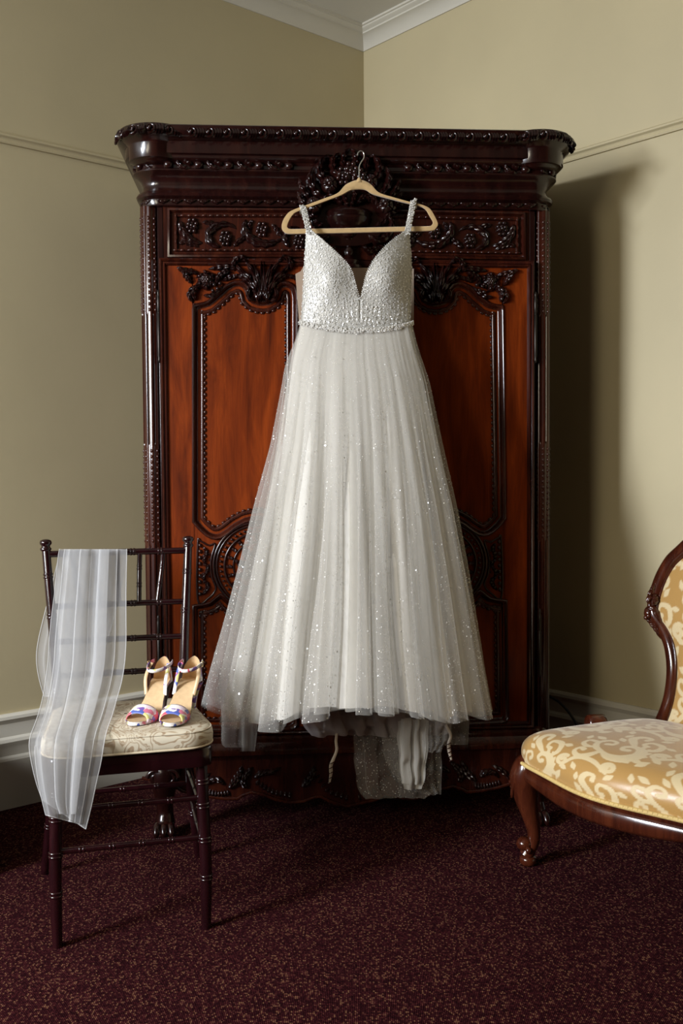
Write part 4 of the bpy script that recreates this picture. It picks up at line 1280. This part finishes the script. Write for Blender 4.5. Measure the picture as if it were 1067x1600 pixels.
def sandal(toe, heel, label, inner):
    t3, h3 = np.array(toe), np.array(heel)
    L0 = np.linalg.norm(h3 - t3)                       # toe to the foot of the heel
    yaw = math.atan2(-(h3 - t3)[0], (h3 - t3)[1])
    root = bpy.data.objects.new('sandal', None); COL.objects.link(root)
    w = CF.o + CF.ex * t3[0] + CF.ey * t3[1]
    root.location = (w[0], w[1], SEATZ); root.rotation_euler = (0, 0, CF.yaw + yaw)
    tag(root, label, 'shoe', 'pair of floral sandals')
    L = L0 * 1.16                                      # local y runs from the toe tip to the heel back
    ns, nt_ = 44, 13
    s = np.linspace(0, 1, ns)
    hw = np.interp(s, [0, .03, .08, .16, .30, .42, .55, .70, .82, .92, .97, 1], [.004, .016, .025, .033, .0375, .034, .027, .025, .027, .025, .018, .004])
    zc = .005 + .068 * smooth01((s - .30) / .52)
    cx = .006 * inner * np.sin(pi * s * 1.1)
    def surf(dz, wid=1.0, dish=.006):
        G = np.zeros((ns, nt_, 3))
        for j in range(nt_):
            t = -1 + 2 * j / (nt_ - 1)
            G[:, j, 0] = cx + hw * t * wid; G[:, j, 1] = s * L; G[:, j, 2] = zc + dz + dish * t * t * smooth01((s - .45) / .3)
        return G
    MB().grid(surf(.0048)).build('insole', MAT['insole'], root, smooth=179, fix=False)
    m = MB()
    a, b = surf(.0046, 1.03), surf(-.0045, .97)
    rim = np.stack([np.vstack([q[:, 0], q[::-1, -1]]) for q in (a, b)])
    m.grid(rim, close_v=True)
    m.build('sole_edge', MAT['floral'], root, smooth=60)
    MB().grid(b).build('outsole', MAT['sole'], root, smooth=179)
    # toe strap
    def at(sv): return float(np.interp(sv, s, hw)), float(np.interp(sv, s, cx)), float(np.interp(sv, s, zc))
    rows = []
    for q in np.linspace(0, 1, 8):
        row = []
        for a in np.linspace(0, pi, 22):
            sv = .11 + .17 * q + .05 * sin(a) * (.2 - q * .2) + .035 * (1 - sin(a)) * (q - .3)
            w_, c_, z_ = at(sv)
            row.append((c_ + (w_ + .002) * cos(a) * 1.02, sv * L, z_ + (.022 + .016 * q) * sin(a) ** .75))
        rows.append(row)
    o = MB().grid(np.array(rows)).build('toe_strap', MAT['floral'], root, smooth=179)
    o.modifiers.new('solid', 'SOLIDIFY').thickness = .002
    # heel counter
    rows = []
    for q in np.linspace(0, 1, 10):
        row = []
        for k in np.linspace(-1, 1, 30):
            a = -pi / 2 + k * 1.95                         # around the heel
            sv = .86 - .135 * sin(a)
            sv = .855 + .14 * cos(k * 1.75)
            w_ = .027 * (1 - .12 * q)
            e = abs(k)
            hgt = .064 * (1 - .62 * e ** 1.5)
            row.append((float(np.interp(min(sv, .97), s, cx)) + w_ * sin(k * 1.75) * (1 if e < 1 else 1), sv * L - .010 * q * cos(k * 1.75) + .004 * sin(pi * q) * cos(k * 1.75), float(np.interp(sv, s, zc)) + .003 + hgt * q))
        rows.append(row)
    rows = np.array(rows)
    o = MB().grid(rows).build('heel_counter', MAT['floral'], root, smooth=179)
    MB().grid(rows * np.array([.94, 1, 1]) - np.array([0, .0016, 0])).build('counter_lining', MAT['insole'], root, smooth=179)
    # side straps rising to the ankle
    zt_ = .075 + .056
    for sd in (-1, 1):
        p = [at(.60)[1] + sd * .027, .60 * L, at(.60)[2] + .004], [sd * .029, .66 * L, .088], [sd * .028, .73 * L, .112], [sd * .024, .80 * L, zt_ - .004]
        m = MB().tube(catmull(p, 20), .0048, 8, sx=.35)
        m.build('side_strap', MAT['floral'] if sd * inner > 0 else MAT['insole'], root, smooth=70)
    a = np.linspace(-.15 * pi, 1.15 * pi, 30)
    lp = np.stack([.031 * np.cos(a) * -1, .795 * L - .050 * np.sin(a), zt_ - .006 - .010 * np.sin(a)], 1)
    m = MB()
    Gs = np.stack([lp + np.array([0, 0, d]) for d in (-.0045, 0, .0045)])
    o = m.grid(Gs).build('ankle_strap', MAT['floral'], root, smooth=179)
    o.modifiers.new('solid', 'SOLIDIFY').thickness = .002
    bx = -inner * .033
    q = np.array([(bx, .795 * L - .006, zt_ - .013), (bx, .795 * L + .006, zt_ - .013), (bx, .795 * L + .006, zt_ + .001), (bx, .795 * L - .006, zt_ + .001)])
    MB().tube(resample(q, 24, True), .0013, 6, closed=True).build('buckle', MAT['gold'], root, smooth=80)
    # heel
    m = MB()
    rows = []
    for q in np.linspace(0, 1, 12):
        r0 = .021 * (1 - q) ** 2.2 + .0068
        cy = (.90 * L) * (1 - q) + (L0 + .006) * q + .004 * sin(pi * q)
        z = .071 * (1 - q)
        rows.append([(r0 * cos(a_), cy + r0 * sin(a_) * (.95 if sin(a_) > 0 else 1.1), z) for a_ in np.linspace(0, 2 * pi, 17)[:-1]])
    m.grid(np.array(rows), close_v=True)
    m.f.append(tuple(range(11 * 16, 12 * 16)))
    m.build('heel', MAT['sole'] if inner > 0 else MAT['floral'], root, smooth=60)
    return root
sandal((.008, -.172, 0), (.100, -.010, 0), 'floral strappy sandal nearer the veil, its heel dark', 1)
sandal((.097, -.207, 0), (.178, -.030, 0), 'floral strappy sandal nearer the wardrobe, its ankle strap looped up', -1)

# ================================================================== GOLD PARLOUR CHAIR
yw = radians(-56)
_ex, _ey = np.array([cos(yw), sin(yw)]), np.array([-sin(yw), cos(yw)])
_o = np.array([.540, 2.862]) + .325 * _ex + .235 * _ey
PF = Frame(_o[0], _o[1], yw)
parlour = PF.empty('parlour_chair', 'victorian parlour chair with gold damask seat and carved oval back at the right', 'chair')
MAT['rosewood'] = wood_mat('red_rosewood', (0.022, 0.0045, 0.0025), (0.050, 0.0105, 0.0045), (0.090, 0.021, 0.0075), 0.20, (9, 9, 1.1), 0.6)
RW = MAT['rosewood']
def damask_mat():
    m, nt, bs = new_mat('gold_damask')
    at = nd(nt, 'ShaderNodeAttribute', attribute_name='weave')
    mx = nd(nt, 'ShaderNodeMixRGB'); nt.links.new(at.outputs['Fac'], mx.inputs[0])
    n = nd(nt, 'ShaderNodeTexNoise', i_Scale=220.0, i_Detail=2.0); nt.links.new(coords(nt), n.inputs['Vector'])
    mx.inputs[1].default_value = (0.41, 0.235, 0.072, 1); mx.inputs[2].default_value = (0.60, 0.475, 0.27, 1)
    nt.links.new(mx.outputs[0], bs.inputs['Base Color'])
    rr = nd(nt, 'ShaderNodeMapRange', i_3=.34, i_4=.6); nt.links.new(at.outputs['Fac'], rr.inputs[0]); nt.links.new(rr.outputs[0], bs.inputs['Roughness'])
    bs.inputs['Sheen Weight'].default_value = .25
    bump(nt, bs, n.outputs[0], .12, .001)
    return m
MAT['damask'] = damask_mat()
MAT['gimp'] = plain_mat('gold_gimp_braid', (0.56, 0.40, 0.15), 0.65)
# ---- the woven scroll pattern
def spiral(cx, cy, r0, r1, a0, turns, n=34):
    a = a0 + np.linspace(0, turns * 2 * pi, n); r = np.linspace(r0, r1, n)
    return np.stack([cx + r * np.cos(a), cy + r * np.sin(a)], 1)
def motif():
    """points (x, y, radius) of one repeat of scrolling leaves, 0.24 x 0.27 m"""
    S = []
    def stroke(P, w): 
        P = np.array(P); S.append(np.c_[P, 1.4 * np.interp(np.linspace(0, 1, len(P)), np.linspace(0, 1, len(w)), w)])
    def cv(p, n=34): return catmull(p, n)
    # great acanthus C-scroll with feathered inner edge
    stroke(cv([(.02, .02), (.055, .005), (.095, .015), (.115, .05), (.10, .085), (.07, .095), (.05, .078), (.058, .060), (.072, .064)]), [.004, .011, .015, .013, .008, .006, .005, .007])
    for k in range(6):
        a = .35 + k * .42
        p0 = np.array([.068 + .046 * cos(a - 1.3), .052 + .046 * sin(a - 1.3)])
        d = np.array([cos(a - 1.0), sin(a - 1.0)])
        stroke(cv([p0, p0 + d * .014, p0 + d * .024 + np.array([-d[1], d[0]]) * .008], 12), [.006, .005, .0025])
    stroke(cv([(.02, .02), (-.01, .035), (-.028, .065), (-.015, .095), (.01, .095), (.015, .075), (.0, .068)]), [.005, .007, .006, .005, .004, .005, .006])
    stroke(cv([(-.01, .035), (-.04, .030), (-.062, .045), (-.060, .068), (-.042, .070)]), [.003, .006, .005, .004, .006])
    stroke(cv([(.02, .02), (.0, -.01), (-.03, -.022), (-.055, -.005), (-.048, .015), (-.032, .010)]), [.005, .008, .007, .005, .004, .006])
    stroke(cv([(.10, .085), (.125, .115), (.115, .150), (.08, .155), (.072, .130), (.088, .122)]), [.004, .007, .007, .005, .004, .006])
    stroke(cv([(.07, .095), (.045, .120), (.02, .150), (.03, .180), (.055, .182), (.055, .163)]), [.004, .008, .009, .007, .005, .006])
    for (x, y, a, s_) in ((.01, .125, 2.2, 1), (.0, .16, 1.2, .9), (-.045, .105, 2.6, 1.1), (-.075, .09, 1.6, .9), (.10, .19, .6, 1), (-.02, .20, 1.9, 1), (.13, .02, -.4, 1), (-.09, .02, 2.8, .9), (-.08, .15, .8, 1.2), (-.06, .19, 2.4, 1)):
        d = np.array([cos(a), sin(a)]); e = np.array([-d[1], d[0]]); p = np.array([x, y])
        stroke(cv([p - d * .014 * s_, p + e * .004, p + d * .016 * s_ + e * .008], 14), [.002, .0075 * s_, .002])
    stroke(spiral(-.075, .215, .024, .006, 1.0, 1.2), [.005, .006, .005, .006])
    stroke(spiral(.085, .225, .022, .006, 4.0, -1.2), [.004, .006, .005, .006])
    stroke(cv([(-.075, .19), (-.03, .235), (.03, .235), (.085, .205)]), [.004, .006, .006, .004])
    return np.vstack(S)
MOT = motif()
def weave(x, y, TX=.235, TY=.265):
    x, y = np.asarray(x), np.asarray(y)
    col = np.floor(x / TX + .5)
    lx = x - col * TX
    yy = y + (col % 2) * TY * .5
    ly = (yy + .03) % TY - .03
    best = np.full(x.shape, 1.0)
    for ox in (-TX, 0, TX):
        for oy in (-TY, 0, TY):
            sh = (abs(ox) > 0) * TY * .5
            for syy in ((sh,) if not sh else (sh, -sh)):
                M = MOT + np.array([ox, oy + syy, 0])
                for i0 in range(0, len(M), 60):
                    q = M[i0:i0 + 60]
                    if q[:, 0].max() + .02 < lx.min() or q[:, 0].min() - .02 > lx.max(): continue
                    d = np.sqrt((lx[..., None] - q[:, 0]) ** 2 + (ly[..., None] - q[:, 1]) ** 2) - q[:, 2]
                    best = np.minimum(best, d.min(-1))
    return np.clip(.5 - best / .0016, 0, 1)
def set_weave(o, val):
    at = o.data.attributes.new('weave', 'FLOAT', 'POINT')
    at.data.foreach_set('value', np.asarray(val, np.float32).ravel())

# ---- seat
def front_y(x): return -.283 - .040 * cos(min(1, abs(x) / .36) * pi * .5) ** 1.2 - .012 * cos(x / .36 * pi * 1.5)
def side_x(t):   # half width from front (0) to back (1)
    return .392 - .120 * t ** 1.1 - .012 * sin(pi * t)
BY = .215
na, nb = 330, 300
def warp(n): 
    t = np.linspace(-1, 1, n); return np.sign(t) * (1 - (1 - np.abs(t)) ** 1.5 * 1.0)
A_ = warp(na); B_ = warp(nb)
G = np.zeros((nb, na, 3)); UV = np.zeros((nb, na, 2))
for j, b in enumerate(B_):
    for i, a in enumerate(A_):
        # squircle map keeps the corners round
        aa, bb = a * sqrt(1 - .20 * b ** 6), b * sqrt(1 - .20 * a ** 6)
        t = (bb + 1) / 2
        x = aa * side_x(t)
        y = front_y(x) * (1 - t) + BY * t
        e = max(abs(a), abs(b))
        edge = 1 - min(1, (abs(a) ** 10 + abs(b) ** 10) ** .1) ** 9
        z = .302 + .096 * max(0, edge) ** .42 + .024 * (1 - a * a) * (1 - b * b * .8)
        z += -.010 * (1 - t) * 0
        bul = .010 * math.sin(pi * min(1, max(0, (z - .302) / .11)))
        n2 = np.array([a ** 5 if abs(a) > .8 else 0, b ** 5 if abs(b) > .8 else 0])
        G[j, i] = (x + n2[0] * bul, y + n2[1] * bul, z)
        drop = .42 - z
        UV[j, i] = (x * 1.0 + np.sign(a) * drop * (abs(a) ** 8), y + np.sign(b) * drop * (abs(b) ** 8))
so = MB().grid(G).build('seat_cushion', MAT['damask'], parlour, smooth=179, fix=False)
set_weave(so, weave(UV[..., 0] + .05, UV[..., 1] + .02))
# rail and braid follow the lower edge of the cushion: back left, front, back right
SG = G.copy()
edge = np.vstack([SG[::-1, 0, :2], SG[0, :, :2], SG[:, -1, :2]])
edge = resample(edge, 200)
for _ in range(3):
    smo = np.stack([np.convolve(edge[:, ax_], np.ones(7) / 7, 'same') for ax_ in (0, 1)], 1)
    edge[4:-4] = smo[4:-4]
eN, eT = miter(edge, False)
eN = eN * np.sign((eN * (edge - np.array([0, -.02]))).sum(1))[:, None]
ef = np.linspace(0, 1, 200)
Gr = []
for p, n_, f in zip(edge, eN, ef):
    c_ = abs(f - .5) * 2                                       # 0 at the middle of the front
    zb = .240 + .018 * smooth01((c_ - .15) / .30)
    row = []
    for (o, z) in ((-.034, .303), (-.002, .303), (.002, .298), (.000, .290), (.006, .284), (.007, zb + .012), (.002, zb + .003), (-.010, zb), (-.034, zb + .002), (-.034, .303)):
        q = p + n_ * o; row.append((q[0], q[1], z))
    Gr.append(row)
MB().grid(np.array(Gr)).build('seat_rail', RW, parlour, smooth=50)
gp = np.c_[edge + eN * .004, np.full(200, .3065)]
braid = MB().tube(gp, .0062, 8)
for k, (q, n_) in enumerate(zip(resample(gp, 260), resample(eN, 260))):
    braid.ball((q[0] + n_[0] * .0035, q[1] + n_[1] * .0035, q[2] + .002 * (k % 2)), .0036, 6, 4)
braid.build('gimp_braid', MAT['gimp'], parlour, smooth=70)
for sx in (-1, 1):
    # front cabriole leg, splayed on the diagonal
    d = np.array([sx * .66, -.75])
    base = np.array([sx * .324, -.232])
    pts = [(-.006, .300), (.006, .285), (.016, .255), (.012, .205), (.000, .150), (-.010, .105), (-.010, .070), (.002, .045), (.010, .030)]
    P = [(base[0] + d[0] * o, base[1] + d[1] * o, z) for o, z in pts]
    lg = MB().tube(catmull(P, 40), [.040, .044, .045, .036, .026, .020, .0175, .019, .022], 14)
    lg = lg.build('leg', RW, parlour, smooth=70)
    m = MB()
    c = np.array([base[0] + d[0] * .012, base[1] + d[1] * .012])
    m.lathe([(0, .0), (.020, .001), (.024, .008), (.025, .018), (.022, .024), (.018, .028), (.0, .030)], (c[0] - d[0] * .006, c[1] - d[1] * .006, 0), 18)
    m.ball((c[0] + d[0] * .004, c[1] + d[1] * .004, .062), .0245, 16, 10, (1, 1, .85))
    m.ball((c[0] + d[0] * -.004 + .024 * -d[1] * -sx, c[1] - .01, .050), .010, 10, 7)
    m.build('foot_scroll', RW, lg, smooth=80)
    # carving on the knee
    m = MB()
    for k in range(5):
        m.ball((base[0] + d[0] * (.055 - .004 * abs(k - 2)), base[1] + d[1] * (.055 - .004 * abs(k - 2)), .215 + k * .014), .0075, 8, 6)
    for s2 in (-1, 1):
        q = np.array([-d[1], d[0]]) * s2
        m.tube(catmull([(base[0] + d[0] * .053 + q[0] * .006, base[1] + d[1] * .053 + q[1] * .006, .200), (base[0] + d[0] * .048 + q[0] * .022, base[1] + d[1] * .048 + q[1] * .022, .235),
                        (base[0] + d[0] * .043 + q[0] * .026, base[1] + d[1] * .043 + q[1] * .026, .268), (base[0] + d[0] * .045 + q[0] * .014, base[1] + d[1] * .045 + q[1] * .014, .282)], 18), [.004, .006, .006, .003], 7)
    m.build('knee_carving', RW, lg, smooth=70)
    # back leg
    MB().tube(catmull([(sx * .235, .215, .30), (sx * .238, .235, .20), (sx * .240, .262, .10), (sx * .240, .300, .004)], 24), [.024, .022, .019, .020], 12).build('leg', RW, parlour, smooth=60)
# back rail
MB().box(-.26, .26, .195, .222, .262, .304).build('back_rail', RW, parlour, bevel=.004)
# ---- low scrolled hip rests
for sx in (-1, 1):
    P = catmull([(sx * .232, .235, .364), (sx * .258, .190, .364), (sx * .284, .130, .352), (sx * .298, .070, .356), (sx * .302, .030, .374)], 30)
    h = MB().tube(P, [.018, .017, .015, .015, .017], 12).build('hip_rest', RW, parlour, smooth=70)
    m = MB().lathe([(0, -.030), (.020, -.030), (.027, -.026), (.029, -.018), (.029, .018), (.027, .026), (.024, .028), (.022, .024), (.006, .024), (0, .026)], (0, 0, 0), 22)
    yaw_ = radians(25) * sx
    m = m.moved(Matrix.Translation((sx * .302, .022, .382)) @ Matrix.Rotation(yaw_, 4, 'Z') @ Matrix.Rotation(radians(90), 4, 'X'))
    m.build('scroll', RW, h, smooth=50)
    MB().tube([(sx * .302, .02, .30), (sx * .302, .018, .375)], .016, 10).build('scroll_support', RW, h, smooth=70)
# ---- oval back
cl = [(1033, 1129, .240), (1041, 1110, .244), (1048, 1084, .250), (1051.5, 1046, .258), (1047, 1009, .268), (1036, 983, .276), (1022, 960, .282), (1023, 938, .288), (1033, 906, .296), (1048, 879, .304), (1064, 863, .308)]
L3 = [(*(lambda p: (p[0], y))(PF.px(u, v, y)), PF.px(u, v, y)[1]) for (u, v, y) in cl]
L3 = np.array(L3)                                                   # x, y, z on the left half
tail = np.array([(-.15, .312, .948), (-.08, .314, .972), (0, .315, .978)])
half = np.vstack([L3, tail[tail[:, 0] > L3[-1, 0] + .02]])
full = np.vstack([half, (half[:-1] * np.array([-1, 1, 1]))[::-1]])
cur = resample(catmull(full, 220), 220)
rad = np.interp(np.linspace(0, 1, 220), [0, .06, .2, .27, .33, .5, .67, .73, .8, .94, 1], [.021, .020, .019, .022, .023, .025, .023, .022, .019, .020, .021])
back = MB().tube(cur, rad, 14).build('back_frame', RW, parlour, smooth=80)
# bead along the frame's inner edge
cx, cz = 0.0, .68
inn = cur.copy(); dv = inn[:, [0, 2]] - np.array([cx, cz]); inn[:, [0, 2]] -= dv / np.linalg.norm(dv, axis=1, keepdims=True) * .020; inn[:, 1] -= .008
MB().tube(inn, .0045, 8).build('frame_bead', RW, back, smooth=80)
# knuckles with carved leaves and berries where the oval narrows
for sx in (-1, 1):
    k0 = np.array(L3[6]); k0 = np.array([sx * -k0[0] * -1 if sx < 0 else -k0[0], k0[1], k0[2]])
    k0 = np.array([-abs(L3[6][0]) if sx < 0 else abs(L3[6][0]), L3[6][1], L3[6][2]])
    m = MB().ball((k0[0] + sx * .012, k0[1] - .010, k0[2] + .003), .0165, 14, 10)
    m.ball((k0[0] + sx * .004, k0[1] - .022, k0[2] - .003), .0085, 10, 7); m.ball((k0[0] + sx * .014, k0[1] - .022, k0[2] - .010), .0075, 10, 7)
    m.build('carved_berries', RW, back, smooth=80)
    def kp(dx, dz): return (k0[0] + sx * dx, k0[2] + dz)
    for pts, w in (([kp(.022, .004), kp(.008, .022), kp(-.012, .018), kp(-.030, -.004), kp(-.042, -.030)], .010), ([kp(.0, .020), kp(.006, .045), kp(-.002, .075), kp(-.010, .10)], .012), ([kp(.014, -.014), kp(-.006, -.028), kp(-.026, -.048), kp(-.036, -.072)], .010), ([kp(-.012, .03), kp(-.018, .05), kp(-.010, .070)], .009)):
        MB().leaf(pts, w, .012, 4, y0=k0[1] - .014, n=22, m=5).build('carved_leaf', RW, back, smooth=60, fix=False)
# upholstered pad
bot = cur[0, 2]
zz = np.linspace(.352, .955, 170)
lefth = np.array([(p[0], p[2], p[1]) for p in cur[:110]])
o_ = np.argsort(lefth[:, 1])
G = np.zeros((170, 150, 3))
for j, z in enumerate(zz):
    hw = -np.interp(z, lefth[o_, 1], lefth[o_, 0]); yb = np.interp(z, lefth[o_, 1], lefth[o_, 2])
    for i, a in enumerate(np.linspace(-1, 1, 150)):
        tz = (z - .352) / (.955 - .352)
        G[j, i] = (a * (hw - .017), yb - .002 - .034 * (1 - a * a) ** .6 * sin(pi * min(1, max(0, tz))) ** .5, z)
po = MB().grid(G).build('back_pad', MAT['damask'], parlour, smooth=179, fix=False)
set_weave(po, weave(G[..., 0] + .11, G[..., 2] + .09))
MB().grid(G * np.array([1, 0, 1]) + np.array([0, .318, 0])).build('back_cover', MAT['gimp'], parlour, smooth=179)

# ================================================================== CABLE
MAT['cable'] = plain_mat('black_rubber', (0.012, 0.012, 0.013), 0.5)
def wp(u, v, o=.06):
    """a point o in front of the right wall"""
    d = ray(u, v); nrm = -DL * -1
    n = np.array([DL[0], DL[1]]); p0 = CORNER + n * o
    t = (n @ p0) / (n @ d[:2]); w = d * t
    return (w[0], w[1], w[2] + CAMH)
cpts = [wp(846, 1080), wp(857, 1087), wp(872, 1096), wp(887, 1111), wp(900, 1131), wp(908, 1152)]
e = cpts[-1]
fl_ = lambda r_, l_, z: (e[0] + DR[0] * r_ + DL[0] * l_, e[1] + DR[1] * r_ + DL[1] * l_, z)
cpts += [fl_(.03, .0, .06), fl_(.08, .02, .008), fl_(.3, .03, .008), fl_(.7, .02, .008)]
s0 = cpts[0]; cpts = [(s0[0] - DR[0] * .12, s0[1] - DR[1] * .12, s0[2] + .012)] + cpts
o = MB().tube(catmull(cpts, 80), .0048, 8).build('power_cable', MAT['cable'], None, smooth=80)
tag(o, 'black power cable looping down the baseboard behind the parlour chair', 'cable')

# ================================================================== LOW CHEST AT THE LEFT EDGE (UNSEEN BODY ASSUMED)
def room_frame_box(mb, l0, l1, r0, r1, z0, z1): return room_box(mb, l0, l1, r0, r1, z0, z1)
chest = bpy.data.objects.new('assumed_chest', None); COL.objects.link(chest)
tag(chest, 'dark furniture foot at the left edge, with an assumed unseen chest shading the left wall', 'chest')
def chest_part(name, *b): return room_box(MB(), *b).build(name, MAT['wood_mid'], chest, bevel=.004)
chest_part('body', 1.99, 2.95, .07, .555, .10, .30)  # unseen body assumed from a foot, height set for its shade on the baseboard
chest_part('lid', 1.96, 2.98, .05, .575, .30, .335)
chest_part('plinth', 1.965, 2.975, .055, .570, .075, .105)
for l in (1.97, 2.87):
    for r in (.06, .49):
        p = W3(l + .05, r + .042, 0)
        MB().lathe([(0, 0), (.026, 0), (.036, .012), (.040, .032), (.036, .052), (.028, .060), (.036, .068), (.040, .078), (0, .078)], p, 16).build('foot', MAT['wood_mid'], chest, smooth=50)
